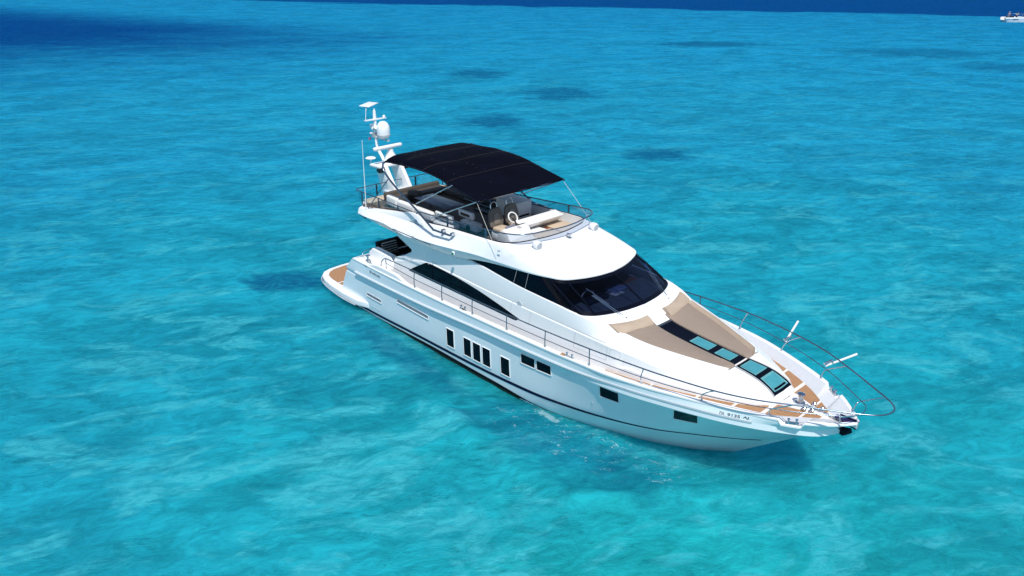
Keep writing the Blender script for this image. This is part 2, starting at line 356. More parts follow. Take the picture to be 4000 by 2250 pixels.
    c1b = t.nodes.new('ShaderNodeMix'); c1b.data_type = 'RGBA'; t.links.new(milk, c1b.inputs[0]); t.links.new(c1.outputs[2], c1b.inputs[6]); c1b.inputs[7].default_value = (0.065, 0.50, 0.56, 1); c1 = c1b
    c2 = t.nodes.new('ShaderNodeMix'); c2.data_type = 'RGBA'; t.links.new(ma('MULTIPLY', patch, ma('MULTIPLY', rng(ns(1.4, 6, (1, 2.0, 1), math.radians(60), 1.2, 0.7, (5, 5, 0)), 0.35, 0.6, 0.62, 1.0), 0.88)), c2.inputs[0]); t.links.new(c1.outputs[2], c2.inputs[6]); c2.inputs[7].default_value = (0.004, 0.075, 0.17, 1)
    c3 = t.nodes.new('ShaderNodeMix'); c3.data_type = 'RGBA'; t.links.new(ma('MULTIPLY', deep, rng(ns(0.9, 6, (1, 1.8, 1), math.radians(50), 0.4, 0.75, (4, 4, 0)), 0.3, 0.7, 1.0, 0.80)), c3.inputs[0]); t.links.new(c2.outputs[2], c3.inputs[6]); c3.inputs[7].default_value = (0.0001, 0.015, 0.150, 1)
    # foam
    geo = vm('DISTANCE', pos, (14.3, -2.5, 0)).outputs['Value']
    s1 = vm('SUBTRACT', pos, (14.1, -2.75, 0)).outputs[0]
    mp = t.nodes.new('ShaderNodeMapping'); mp.inputs['Rotation'].default_value = (0, 0, math.radians(-12)); t.links.new(s1, mp.inputs[0])
    el = vm('LENGTH', vm('DIVIDE', mp.outputs[0], (4.2, 1.25, 1000)).outputs[0]).outputs['Value']
    zone = rng(ma('ADD', el, ma('MULTIPLY', ma('SUBTRACT', ns(1.1, 4), 0.5), 1.1)), 1.0, 0.45, 0, 1)
    s2_ = vm('SUBTRACT', pos, (12.75, -2.45, 0)).outputs[0]; el2 = vm('LENGTH', vm('DIVIDE', s2_, (.6, .16, 1000)).outputs[0]).outputs['Value']
    splash = rng(ma('ADD', el2, ma('MULTIPLY', ma('SUBTRACT', ns(6.0, 6), 0.5), 1.6)), 1.0, 0.4, 0, 0.4)
    vo = t.nodes.new('ShaderNodeTexVoronoi'); vo.feature = 'DISTANCE_TO_EDGE'; vo.inputs['Scale'].default_value = 6.5
    nv = t.nodes.new('ShaderNodeTexNoise'); nv.inputs['Scale'].default_value = 3.0; nv.inputs['Detail'].default_value = 7; nv.inputs['Roughness'].default_value = 0.7; t.links.new(pos, nv.inputs[0])
    wv = vm('ADD', pos, vm('MULTIPLY', nv.outputs['Color'], (1.0, 1.0, 0)).outputs[0]); t.links.new(wv.outputs[0], vo.inputs[0])
    fl = rng(vo.outputs['Distance'], 0.12, 0.0, 0, 1)
    fb = rng(ns(1.9, 8, (1, 2.2, 1), math.radians(25), 1.0, 0.75, (9, 4, 0)), 0.54, 0.68, 0, 1)
    foam = ma('MAXIMUM', splash, ma('MULTIPLY', ma('MULTIPLY', zone, fl), ma('MULTIPLY', fb, 0.95)))
    c4 = t.nodes.new('ShaderNodeMix'); c4.data_type = 'RGBA'; t.links.new(foam, c4.inputs[0]); t.links.new(c3.outputs[2], c4.inputs[6]); c4.inputs[7].default_value = (0.60, 0.82, 0.84, 1)
    df = t.nodes.new('ShaderNodeBsdfDiffuse'); t.links.new(c4.outputs[2], df.inputs[0]); t.links.new(bp.outputs[0], df.inputs['Normal'])
    tr = t.nodes.new('ShaderNodeBsdfTransparent')
    tcx = t.nodes.new('ShaderNodeMix'); tcx.data_type = 'RGBA'; t.links.new(deep, tcx.inputs[0]); tcx.inputs[6].default_value = (0.12, 0.88, 0.94, 1); tcx.inputs[7].default_value = (0.02, 0.2, 0.5, 1)
    t.links.new(tcx.outputs[2], tr.inputs[0])
    fac = ma('MAXIMUM', 0.86, foam)
    ss = t.nodes.new('ShaderNodeSubsurfaceScattering'); ss.falloff = 'BURLEY'; ss.inputs['Scale'].default_value = 2.2; ss.inputs['Radius'].default_value = (0.5, 1.0, 1.1)
    t.links.new(c4.outputs[2], ss.inputs[0]); t.links.new(bp.outputs[0], ss.inputs['Normal'])
    dm = t.nodes.new('ShaderNodeMixShader'); dmf = ma('SUBTRACT', 0.84, foam); dmf.node.use_clamp = True; t.links.new(dmf, dm.inputs[0]); t.links.new(df.outputs[0], dm.inputs[1]); t.links.new(ss.outputs[0], dm.inputs[2]); df = dm
    body = t.nodes.new('ShaderNodeMixShader'); t.links.new(fac, body.inputs[0]); t.links.new(tr.outputs[0], body.inputs[1]); t.links.new(df.outputs[0], body.inputs[2])
    gl = t.nodes.new('ShaderNodeBsdfGlossy'); gl.inputs['Roughness'].default_value = 0.10; gl.inputs[0].default_value = (0.03, 0.36, 0.80, 1); t.links.new(bp.outputs[0], gl.inputs['Normal'])
    fr = t.nodes.new('ShaderNodeFresnel'); fr.inputs[0].default_value = 1.30; t.links.new(bp.outputs[0], fr.inputs['Normal'])
    ff = ma('MULTIPLY', ma('MINIMUM', fr.outputs[0], 0.20), ma('SUBTRACT', 1.0, foam))
    mx = t.nodes.new('ShaderNodeMixShader'); t.links.new(ff, mx.inputs[0]); t.links.new(body.outputs[0], mx.inputs[1]); t.links.new(gl.outputs[0], mx.inputs[2])
    o = t.nodes.new('ShaderNodeOutputMaterial'); t.links.new(mx.outputs[0], o.inputs[0]); return m
def seabed_material():
    m = bpy.data.materials.new('seabed_sand'); m.use_nodes = True; t = m.node_tree; b = t.nodes['Principled BSDF']
    b.inputs['Roughness'].default_value = 0.9; b.inputs['Specular IOR Level'].default_value = 0
    tc = t.nodes.new('ShaderNodeTexCoord'); pos = tc.outputs['Object']; vm, ma, rng, ns = sea_color_nodes(t, pos)
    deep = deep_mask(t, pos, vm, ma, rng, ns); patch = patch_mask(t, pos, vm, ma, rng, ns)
    k = rng(ns(0.5, 7, (1, 1.5, 1), math.radians(60), 1.2, 0.62), 0.33, 0.66, 0, 1)
    cr = t.nodes.new('ShaderNodeValToRGB'); cr.color_ramp.elements[0].color = (0.30, 0.34, 0.36, 1); cr.color_ramp.elements[1].color = (0.85, 0.84, 0.78, 1)  # pale and dark mottling painted in for light refracted by the waves
    t.links.new(k, cr.inputs[0])
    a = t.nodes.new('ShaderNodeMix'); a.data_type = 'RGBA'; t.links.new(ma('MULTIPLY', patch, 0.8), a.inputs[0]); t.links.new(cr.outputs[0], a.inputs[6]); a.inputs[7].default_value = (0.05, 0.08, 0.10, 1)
    c = t.nodes.new('ShaderNodeMix'); c.data_type = 'RGBA'; t.links.new(deep, c.inputs[0]); t.links.new(a.outputs[2], c.inputs[6]); c.inputs[7].default_value = (0.04, 0.06, 0.10, 1)
    t.links.new(c.outputs[2], b.inputs['Base Color']); return m
M_water = water_material(); M_bed = seabed_material()
ARC = [Vector(p) for p in ((9.5, -4.6), (11.2, -4.5), (12.8, -4.75), (14.3, -4.95), (15.6, -4.75), (16.5, -4.0), (17.2, -2.9), (18.1, -1.9), (19.0, -1.2))]
def seg_dist(p):
    best = 1e9
    for a, b in zip(ARC[:-1], ARC[1:]):
        d = b - a; t_ = max(0, min(1, (p - a).dot(d) / d.length_squared)); best = min(best, (p - (a + d * t_)).length)
    return best
def wave_h(x, y):
    r = math.hypot(x - 14, y + 2); k = 1.0 / (1 + (r / 90.0) ** 2)
    h = 0.055 * noise.fractal(Vector((x * 0.45 - y * 0.25, y * 0.7 + x * 0.35, 0.3)), 0.8, 2.2, 4)
    h += 0.06 * noise.noise(Vector((x * 0.13, y * 0.2 + x * 0.1, 5.1)))
    if 7 < x < 21 and -7 < y < 1:
        d = seg_dist(Vector((x, y))); fade = sstep(8.5, 11, x) * (1 - sstep(18, 19.5, x))
        h += fade * 0.30 * math.exp(-(d / 0.34) ** 2) * (0.6 + 0.7 * noise.noise(Vector((x * 1.3, y * 1.3, 2))))
        e = math.hypot((x - 14) / 4.5, (y + 3) / 1.7)
        h += 0.07 * max(0, 1 - e) * noise.fractal(Vector((x * 1.6, y * 1.6, 9)), 0.7, 2.1, 4)
    return h * k
radii = [0.0]; r = 0.6
while r < 5200: radii.append(r); r += max(0.14, r * 0.0155) if r < 42 else r * 0.045
NA = 420; V = [(14, -2, 0)]; F = []
for ir, r in enumerate(radii[1:]):
    for k in range(NA):
        a = 2 * math.pi * k / NA; x = 14 + r * math.cos(a); y = -2 + r * math.sin(a)
        V.append((x, y, wave_h(x, y) if r < 200 else 0))
for k in range(NA): F.append((0, 1 + k, 1 + (k + 1) % NA))
for i in range(len(radii) - 2):
    o0 = 1 + i * NA; o1 = o0 + NA
    for k in range(NA): F.append((o0 + k, o1 + k, o1 + (k + 1) % NA, o0 + (k + 1) % NA))
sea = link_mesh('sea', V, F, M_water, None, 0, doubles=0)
for p in sea.data.polygons: p.use_smooth = True
tag(sea, 'clear turquoise sea turning dark navy far away', 'sea', kind='structure')
bed = link_mesh('seabed', [(-5200, -5200, -2.6), (5200, -5200, -2.6), (5200, 5200, -2.6), (-5200, 5200, -2.6)], [(0, 1, 2, 3)], M_bed, None, 0)
tag(bed, 'pale sandy sea floor under the water', 'seabed', kind='structure')

# ------------------------------------------------------------------ yacht : hull
Y = empty('motor_yacht')
tag(Y, 'large white motor yacht with black canvas shade over its open upper deck', 'yacht')
def dip(x): return 0.12 * sstep(19.07, 19.12, x) * (1 - sstep(19.50, 19.56, x))
L_top_y = pc([1.2, 2.7, 5, 8, 11, 13, 14.5, 15.9, 16.7, 17.9, 19.06, 19.6, 20.1, 20.34, 20.4], [2.30, 2.47, 2.52, 2.55, 2.58, 2.6, 2.58, 2.38, 2.18, 1.76, 1.24, .90, .42, .12, .05])
_top_z = pc([1.2, 2.7, 5.6, 8, 9.6, 11.1, 12.7, 14.4, 15.9, 17, 19, 20.1, 20.4], [2.0, 2.03, 2.05, 2.09, 2.14, 2.19, 2.26, 2.34, 2.38, 2.41, 2.40, 2.38, 2.40])
def L_top_z(x): return _top_z(x) - dip(x)
L_rub_y = pc([1.2, 3, 6, 9.5, 12, 13.5, 14.5, 15.6, 16.3, 17.5, 18.45, 19.2, 19.8, 20.05], [2.40, 2.5, 2.52, 2.56, 2.58, 2.58, 2.54, 2.42, 2.28, 1.95, 1.54, 1.05, .5, 0])
L_rub_z = pc([1.2, 3, 6.4, 9.75, 13.45, 15.6, 17.5, 18.45, 20.05], [1.52, 1.54, 1.60, 1.79, 1.98, 2.12, 2.18, 2.17, 2.10])
L_st_y = pc([1.2, 6, 10, 12, 13.8, 15, 16, 17, 17.9, 18.7], [2.42, 2.45, 2.48, 2.45, 2.26, 2.0, 1.68, 1.22, .68, 0])
L_st_z = pc([1.2, 3.5, 6.2, 9.1, 10.75, 13.8, 16, 16.9, 17.9, 18.7], [.20, .22, .31, .40, .47, .65, .81, .92, 1.0, 1.03])
L_wl_y = pc([1.2, 5, 9, 10.5, 11.7, 12.5, 13.5, 14.5, 15.64, 16.2, 16.75, 17.4], [2.38, 2.41, 2.43, 2.43, 2.38, 2.25, 2.0, 1.68, 1.22, .92, .56, 0])
XA = pc([-1, 0, .62, 1.15, 1.51, 1.88, 2.08], [1.5, 1.45, 1.41, 1.69, 2.05, 2.44, 2.66])
XS = pc([-0.9, -.4, 0, .14, .56, .92, 1.35, 1.55, 2.0, 2.22, 2.4], [14.5, 16.6, 17.4, 17.6, 18.1, 18.55, 19.12, 19.35, 19.97, 20.22, 20.42])
levels = [('keel', lambda x: 0, lambda x: -0.9), ('chine', lambda x: L_wl_y(min(x * 17.4 / 16.6, 17.4)) * .93, lambda x: -0.4),
          ('wl', L_wl_y, lambda x: 0.0), ('st', L_st_y, L_st_z), ('rub', L_rub_y, L_rub_z), ('top', L_top_y, L_top_z)]
subs = [1, 1, 3, 7, 3]
T = [i / 90 for i in range(91)]; T = [1 - (1 - t) ** 1.25 for t in T]
def level_line(k, t):
    nm, fy, fz = levels[k]; xa = XA(fz(1.5)); xs = {0: 14.5, 1: 16.6, 2: 17.4, 3: 18.7, 4: 20.05, 5: 20.4}[k]
    x = xa + (xs - xa) * t; return Vector((x, -fy(x), fz(x)))
rows = []
for t in T:
    lv = [level_line(k, t) for k in range(6)]; sec = []
    for k in range(5):
        a, b = lv[k], lv[k + 1]
        for s in range(subs[k]):
            q = s / subs[k]; p = a.lerp(b, q)
            if k == 3:
                bul = 0.045 * sstep(1, 0, t) if t < .6 else 0
                bul = lerp(0.04, -0.05, sstep(.45, .95, t)) * (1 - sstep(.93, 1, t)); p.y -= bul * 4 * q * (1 - q)
                p.y += min(.05, abs(p.y) * .3) * min(1, q * 2) * (1 - sstep(12.5, 15.5, p.x))
            sec.append(p)
        if k == 3:
            for dz, ins in ((.17, .05), (.012, .0)):
                p = Vector(b); p.z -= dz; p.y += min(.055, abs(p.y) * .3) * (1 if ins else 0) * (1 - sstep(12.5, 15.5, p.x)); sec.append(p)
    sec.append(lv[5]); rows.append(sec)
full = [[p for p in reversed(r_)] + [Vector((p.x, -p.y, p.z)) for p in r_[1:]] for r_ in rows]
V, F = loft(full, cap0=True)
hull = link_mesh('hull', V, F, M_hull, Y, 30); tag(hull)
bmh = bmesh.new(); bmh.from_mesh(hull.data); HB = BVHTree.FromBMesh(bmh)
def hy(x, z):
    h = HB.ray_cast(Vector((x, -6, z)), Vector((0, 1, 0))); return h[0].y if h[0] else -0.01
def ribbon(name, xs, zlo, zhi, m, parent, off=0.006, n=3, thick=0.0, side=-1):
    rows = []
    for x in xs:
        r_ = []
        for i in range(n + 1):
            z = lerp(zlo(x), zhi(x), i / n); y = hy(x, z)
            o_ = off + thick * math.sin(math.pi * i / n)
            r_.append(Vector((x, (y - o_) * (1 if side < 0 else -1), z)))
        rows.append(r_)
    V, F = loft(rows); return link_mesh(name, V, F, m, parent, 60)
def fr(a, b, n): return [a + (b - a) * i / n for i in range(n + 1)]
for s in (-1, 1):
    ribbon('boot_stripe', fr(1.5, 18.3, 90), lambda x: L_st_z(x) - .115 + .07 * sstep(12, 18, x), lambda x: L_st_z(x) - .005, M_navy, hull, side=s)
    ribbon('antifouling_band', fr(1.5, 13.4, 60), lambda x: -0.3, lambda x: lerp(.03, .16, sstep(3, 8, x)) * (1 - sstep(10.5, 13.3, x)) + .0, M_anti, hull, side=s)
    ribbon('waterline_growth', fr(1.55, 11.5, 60), lambda x: -0.2, lambda x: .045 + .02 * noise.noise(Vector((x * 4, 0, 0))), M_algae, hull, off=.012, side=s)
    # rub rail
    rw = []
    for x in fr(2.75, 18.55, 90):
        z = L_rub_z(x); y = hy(x, z); k_ = lerp(1, .35, sstep(12.5, 15.5, x))
        rw.append([Vector((x, s * -(y - o_), z + dz)) for o_, dz in ((.0, .035), (.05 * k_, .028), (.065 * k_, 0), (.05 * k_, -.03), (0, -.04))])
    V, F = loft(rw, cap0=True, cap1=True); link_mesh('rub_rail', V, F, M_rub, hull, 30)

def on_hull_window(x0, x1, zs, name='hull_window', side=-1, skew=0.0):
    # zs = z at (x0 bottom, x0 top, x1 bottom, x1 top)
    b0, t0, b1, t1 = zs; rows = []; n = 6
    for i in range(n + 1):
        u = i / n; r_ = []
        for j in range(4):
            x = lerp(x0, x1, u) - skew * (1 - j / 3); z = lerp(lerp(b0, b1, u), lerp(t0, t1, u), j / 3); r_.append(Vector((x, -side * (hy(x, z) - .007), z)))
        rows.append(r_)
    V, F = loft(rows); pane = link_mesh(name, V, F, M_glassd, Y, 60)
    fw_ = 0.013; ring = []
    cs = [(x0 - skew, b0), (x1 - skew, b1), (x1, t1), (x0, t0)]; acc = ([], [])
    pts = []
    for (xa_, za_), (xb_, zb_) in zip(cs, cs[1:] + cs[:1]):
        pts = []
        for i in range(7):
            x = lerp(xa_, xb_, i / 6); z = lerp(za_, zb_, i / 6); pts.append(Vector((x, -side * (hy(x, z) - .012), z)))
        add(acc, tubeVF(pts, fw_, 6))
    link_mesh('window_frame', acc[0], acc[1], M_white, pane, 40, doubles=0); return pane
wins = [(8.16, 8.55, (.56, 1.21, .57, 1.22)), (9.04, 9.42, (.56, 1.21, .57, 1.22)), (9.50, 9.88, (.57, 1.22, .58, 1.23)), (9.96, 10.34, (.58, 1.23, .59, 1.24)),
        (10.80, 11.20, (.62, 1.24, .62, 1.25)), (11.70, 12.28, (1.36, 1.69, 1.39, 1.72)), (12.34, 12.92, (1.39, 1.72, 1.43, 1.75)),
        (14.66, 15.24, (1.47, 1.86, 1.47, 1.86)), (16.72, 17.30, (1.48, 1.90, 1.51, 1.91))]
for s in (-1, 1):
    for a, b, z in wins: on_hull_window(a, b, z, side=s, skew={14.66: .06, 16.72: .12}.get(a, 0))
# engine room vents, lip + flush panel darkened to stand in for recess shade
for s in (-1, 1):
    for (x0, x1, z0, z1) in ((3.40, 4.34, .77, .91), (5.37, 7.19, 1.16, 1.30)):
        rows = [[Vector((x, -s * (hy(x, z) - .007), z)) for z in (z0 - .01 * (x - x0), (z0 + z1) / 2, z1 - .012 * (x - x0))] for x in fr(x0, x1, 6)]
        V, F = loft(rows); g = link_mesh('air_vent', V, F, M_vent, Y, 60)
        acc = ([], [])
        for zz, rr in ((z0, .014), (z1, .006)):
            add(acc, tubeVF([Vector((x, -s * (hy(x, zz) - .014), zz - .01 * (x - x0))) for x in fr(x0, x1, 6)], rr, 6))
        for xx in (x0, x1):
            add(acc, tubeVF([Vector((xx, -s * (hy(xx, z) - .014), z - .01 * (xx - x0))) for z in (z0, z1)], .008, 6))
        link_mesh('vent_lip', acc[0], acc[1], M_white, g, 40, doubles=0)
    for i in range(7):
        x = 3.61 + i * .1; lathe('drain_outlet', [(0, 0), (.022, 0), (.022, .012), (0, .012)], (x, -s * (hy(x, .42)), .42), M_rub, hull, 10, RX(-90 * s))
    for x, z in ((8.04, .40), (8.15, .40), (14.3, 1.1), (18.5, 1.3)):
        lathe('drain_outlet', [(0, 0), (.025, 0), (.025, .012), (0, .012)], (x, -s * (hy(x, z)), z), M_rub, hull, 10, RX(-90 * s))

# ------------------------------------------------------------------ decks and bulwark
L_in_y = pc([4.4, 8, 13, 14, 15, 16, 16.9, 17.87, 18.76, 19.45, 19.75, 19.95], [2.33, 2.38, 2.42, 2.38, 2.2, 1.98, 1.76, 1.41, .93, .37, .12, .02])
L_dk_z = pc([4.4, 8, 10, 12, 13, 14, 15, 16.5, 19.9], [1.70, 1.74, 1.78, 1.88, 1.98, 2.08, 2.15, 2.20, 2.23])
xs_d = fr(4.4, 18.9, 80) + fr(19.0, 19.95, 30)
for s in (-1, 1):
    rows = []
    for x in fr(2.62, 4.3, 6) + xs_d + [20.1, 20.25, 20.36, 20.4]:
        yo = L_top_y(x); zo = L_top_z(x); cap_w = .13 if x < 19.8 else max(.02, min(.13, yo * .5)); yi = yo - cap_w
        if x < 4.35: yi2 = yi - .02; zb = 1.9
        else: yi2 = L_in_y(x) if x < 19.95 else min(yi - .01, .02); zb = L_dk_z(min(x, 19.9))
        yi2 = min(yi2, yi - .003)
        rows.append([Vector((x, s * (yo + .012), zo - .05)), Vector((x, s * (yo + .014), zo - .01)), Vector((x, s * (yo - .004), zo + .012)), Vector((x, s * (yi + .01), zo + .012)), Vector((x, s * yi, zo)), Vector((x, s * yi2, zb))])
    V, F = loft([r_[:5] for r_ in rows]); bw = link_mesh('bulwark', V, F, M_white, Y, 35)
    V, F = loft([[r_[4], r_[4].lerp(r_[5], .5), r_[5]] for r_ in rows]); link_mesh('bulwark_shaded_side', V, F, M_bwshade, bw, 35)
rows = []
for x in xs_d:
    yy = L_in_y(x) + .01; rows.append([Vector((x, y_, L_dk_z(x))) for y_ in (-yy, -yy * .5, 0, yy * .5, yy)])
V, F = loft(rows); link_mesh('side_deck', V, F, M_deck, Y, 35)
# teak panels on the foredeck
B_y = pc([4.4, 8, 12, 14.3, 15.2, 15.9, 16.45, 17.12, 17.65, 18.2, 18.4, 18.6, 18.63], [2.10, 2.10, 2.10, 2.08, 1.98, 1.85, 1.70, 1.44, 1.21, .88, .66, .42, .0])
def teak_panel(xa, xb, inner, s):
    rows = []
    for x in fr(xa, xb, 10):
        yo = L_in_y(x) - .015; yi = min(inner(x), yo - .01); rows.append([Vector((x, s * yo, L_dk_z(x) + .006)), Vector((x, s * yi, L_dk_z(x) + .006))])
    V, F = loft(rows); link_mesh('teak_panel', V, F, M_teak, Y, 0)
for s in (-1, 1):
    for a, b in ((14.5, 15.86), (15.92, 17.01), (17.07, 17.85), (17.92, 18.5)):
        teak_panel(a, b, lambda x: B_y(x) + .012, s)
    teak_panel(18.6, 19.22, lambda x: .40 - .35 * (x - 18.6), s)
    teak_panel(19.28, 19.6, lambda x: .12, s)
prism('windlass_plinth', [(18.62, -.38), (18.62, .38), (19.2, .16), (19.72, .07), (19.72, -.07), (19.2, -.16)], 2.20, 2.25, M_white, Y, bev=.008)
# cleat blocks in the bulwark dips
def cleat(x, y, z, ang, parent=Y, name='mooring_cleat', s=1.0):
    parts = []
    for d in (-.09, .09):
        parts.append(latheVF([(0, 0), (.035 * s, 0), (.022 * s, .03), (.02 * s, .09 * s), (.042 * s, .10 * s), (.03 * s, .125 * s), (0, .13 * s)], Vector((x, y, z)) + RZ(ang) @ Vector((d * s, 0, 0)), 12))
    parts.append(boxVF((x, y, z + .01), (.30 * s, .07 * s, .02), RZ(ang)))
    return multi(name, parts, M_steel, parent, 40)
for s in (-1, 1):
    cleat(19.31, s * 1.03, 2.30, s * -35); cleat(9.0, s * 2.47, 2.13, 0); cleat(13.6, s * 2.53, 2.31, s * 0)
    box('teak_chock', (13.6, s * 2.53, 2.30), (.62, .12, .02), M_teak, Y, bev=0)
    lathe('quarter_capstan', [(0, 0), (.09, 0), (.09, .03), (.05, .07), (.045, .16), (.085, .19), (.085, .22), (0, .225)], (3.25, s * 2.22, 2.04), M_steel, Y, 18)
    cleat(3.5, s * 2.33, 2.05, 0, s=.9)
    tube('fairlead_slot', [(3.15, s * 2.475, 2.0), (3.6, s * 2.50, 1.99)], .018, M_black, Y)
    lathe('deck_drain', [(0, 0), (.05, 0), (.05, .01), (0, .01)], (18.0, s * 1.50, 2.275), M_steel, Y, 14, RX(25 * s))

# anchor gear
lathe('anchor_windlass', [(0, 0), (.13, 0), (.13, .04), (.08, .07), (.07, .15), (.055, .20), (.10, .23), (.10, .27), (.04, .30), (0, .30)], (18.95, 0.02, 2.25), M_steel, Y, 20)
acc = []
for i in range(16):
    x = 19.08 + i * .065; acc.append(latheVF([(0, -.018), (.035, -.008), (.035, .008), (0, .018)], (x, .02 * math.sin(i), 2.275 + .0), 8, RX(90 if i % 2 else 0)))
multi('anchor_chain', acc, M_steel, Y, 40)
for x, y in ((19.25, .17), (19.35, -.14), (19.5, .1), (19.18, -.2)):
    lathe('chain_stopper', [(0, 0), (.05, 0), (.045, .05), (.06, .07), (.03, .10), (0, .10)], (x, y, 2.25), M_steel, Y, 12)
multi('bow_roller', [boxVF((20.12, 0.0, 2.33), (.5, .12, .04)), boxVF((20.15, .065, 2.36), (.42, .015, .07)), boxVF((20.15, -.065, 2.36), (.42, .015, .07))], M_purple, Y)
multi('anchor', [boxVF((20.2, 0, 2.24), (.35, .04, .05), RY(10)), prismVF([(19.85, 2.05), (20.26, 2.16), (20.30, 2.06), (20.12, 1.90), (20.0, 1.92)], -.03, .03, 'y'),
                 prismVF([(19.9, -.11), (20.2, -.03), (20.2, .03), (19.9, .11)], 2.06, 2.09)], M_anti, Y)

# ------------------------------------------------------------------ guard rails
def mir(pts, s): return [(p[0], p[1] * s, p[2]) for p in pts]
half_top = [(4.33, -2.38, 2.10), (4.40, -2.40, 2.36), (4.60, -2.41, 2.55), (4.9, -2.42, 2.61), (6.48, -2.45, 2.65), (8, -2.47, 2.66), (9.5, -2.49, 2.67), (11.05, -2.51, 2.70),
            (12.62, -2.52, 2.75), (14.23, -2.52, 2.83), (15.96, -2.42, 2.90), (17.0, -2.25, 2.92), (17.9, -2.03, 2.93), (18.71, -1.72, 2.95), (19.39, -1.33, 2.97), (20.15, -.88, 2.97), (20.69, -.53, 2.98), (20.93, -.33, 2.99), (21.05, -.12, 3.0)]
half_mid = [(4.69, -2.41, 2.42), (6.48, -2.45, 2.36), (8, -2.47, 2.38), (9.5, -2.49, 2.40), (11.05, -2.52, 2.44), (12.62, -2.54, 2.50), (14.23, -2.54, 2.58), (15.9, -2.38, 2.62), (17.45, -1.99, 2.64), (18.91, -1.36, 2.66), (20.18, -.50, 2.68), (20.38, -.3, 2.69), (20.45, -.1, 2.70)]
for nm, hp, r_ in (('guard_rail', half_top, .018), ('lower_guard_rail', half_mid, .011)):
    tube(nm, hp + [(p[0], -p[1], p[2]) for p in reversed(hp)], r_, M_tube, Y, 8, 5)
stan = [(6.45, 2.08), (7.96, 2.10), (9.49, 2.15), (11.07, 2.21), (12.67, 2.28), (14.3, 2.36)]
ft = pc([p[0] for p in half_top[3:]], [p[1] for p in half_top[3:]]); fz = pc([p[0] for p in half_top[3:]], [p[2] for p in half_top[3:]])
for s in (-1, 1):
    q = lambda L_: [(a, b * -s * -1 if False else b * (-s) * -1, c) for a, b, c in L_]
    for x, z in stan:
        yb = L_top_y(x) - .07; P = [(x, s * yb, z), (x + .015, s * (yb + .03), z + .2), (x, s * (yb + .0), fz(x))]
        P[2] = (x - .01, s * -ft(x), fz(x)); st_ = tube('stanchion', P, .015, M_tube, Y, 8, 4)
        lathe('stanchion_foot', [(0, 0), (.035, 0), (.022, .05), (0, .05)], (x, s * yb, z + .0), M_steel, st_, 10)
    tube('stanchion', [(4.69, s * 2.40, 2.05), (4.70, s * 2.41, 2.57)], .015, M_tube, Y)
    for P in ([(15.86, 2.29, 2.38), (15.88, 2.36, 2.60), (15.98, 2.42, 2.89)], [(17.39, 1.89, 2.39), (17.43, 1.97, 2.60), (17.55, 2.02, 2.75), (17.80, 2.05, 2.93)],
              [(18.84, 1.27, 2.39), (18.86, 1.33, 2.58), (18.95, 1.37, 2.68), (19.39, 1.33, 2.97)], [(20.11, .32, 2.38), (20.12, .42, 2.58), (20.2, .50, 2.67), (20.69, .53, 2.98)]):
        st_ = tube('stanchion', [(a, s * b, c) for a, b, c in P], .016, M_steel, Y, 8, 5)
        lathe('stanchion_foot', [(0, 0), (.04, 0), (.022, .05), (0, .05)], (P[0][0], s * P[0][1], P[0][2]), M_steel, st_, 10)
# tube floats clipped to the far rail
for a, b in (((17.42, 2.0, 2.66), (17.52, 2.35, 3.22)), ((18.80, 1.52, 2.66), (19.35, 1.98, 3.06))):
    t_ = tube('rod_holder', [a, b], .030, M_white, Y, 12); t_['label'] = 'white tube clamped to the far guard rail'
    tube('rod_clamp', [(a[0], a[1] - .1, a[2] + .1), (a[0] + .1, a[1] + .12, a[2] + .16)], .03, M_steel, t_, 8)

# ------------------------------------------------------------------ superstructure
S_y = pc([4.6, 7, 14.5, 15.2, 16, 16.7, 17.3, 18, 18.3, 18.5, 18.62], [2.06, 2.05, 2.03, 1.88, 1.70, 1.47, 1.22, .86, .66, .46, .30])
S_z = pc([4.6, 7, 10, 14.5, 16, 17.3, 18, 18.4, 18.58, 18.62], [2.42, 2.95, 2.87, 2.83, 2.66, 2.53, 2.44, 2.38, 2.30, 2.26])
R_y = pc([4.6, 8, 12, 13.2, 13.8, 14.5, 15.2, 16, 16.7, 17.3, 18, 18.45, 18.62], [2.0, 1.97, 1.97, 1.95, 1.88, 1.76, 1.62, 1.40, 1.14, .82, .54, .40, .26])
R_z = pc([4.6, 5.2, 5.7, 6.5, 7, 8.2, 8.9, 9.4, 10.1, 11, 12.3, 13, 13.6, 14.1, 14.5, 15, 16, 17.3, 18, 18.45, 18.60, 18.62], [2.5, 2.75, 3.02, 3.37, 3.45, 3.50, 3.58, 3.57, 3.50, 3.42, 3.36, 3.32, 3.28, 3.18, 3.04, 2.94, 2.84, 2.715, 2.62, 2.44, 2.32, 2.27])
G_y = pc([13.2, 13.4, 13.55, 13.7, 13.87, 14.02, 14.08, 14.11], [1.94, 1.90, 1.80, 1.64, 1.25, .80, .40, 0])
C_z = pc([13.2, 14.11, 14.3, 14.5, 14.85, 15.7, 16.5, 17.3, 17.95, 18.3, 18.5, 18.6, 18.62], [3.30, 3.30, 3.22, 3.10, 2.92, 2.81, 2.75, 2.70, 2.64, 2.50, 2.38, 2.30, 2.27])
rows = []
XB = fr(4.7, 13.2, 34) + fr(13.3, 14.05, 15) + [14.08, 14.10, 14.109, 14.112, 14.15] + fr(14.2, 18.0, 34) + fr(18.08, 18.62, 12)
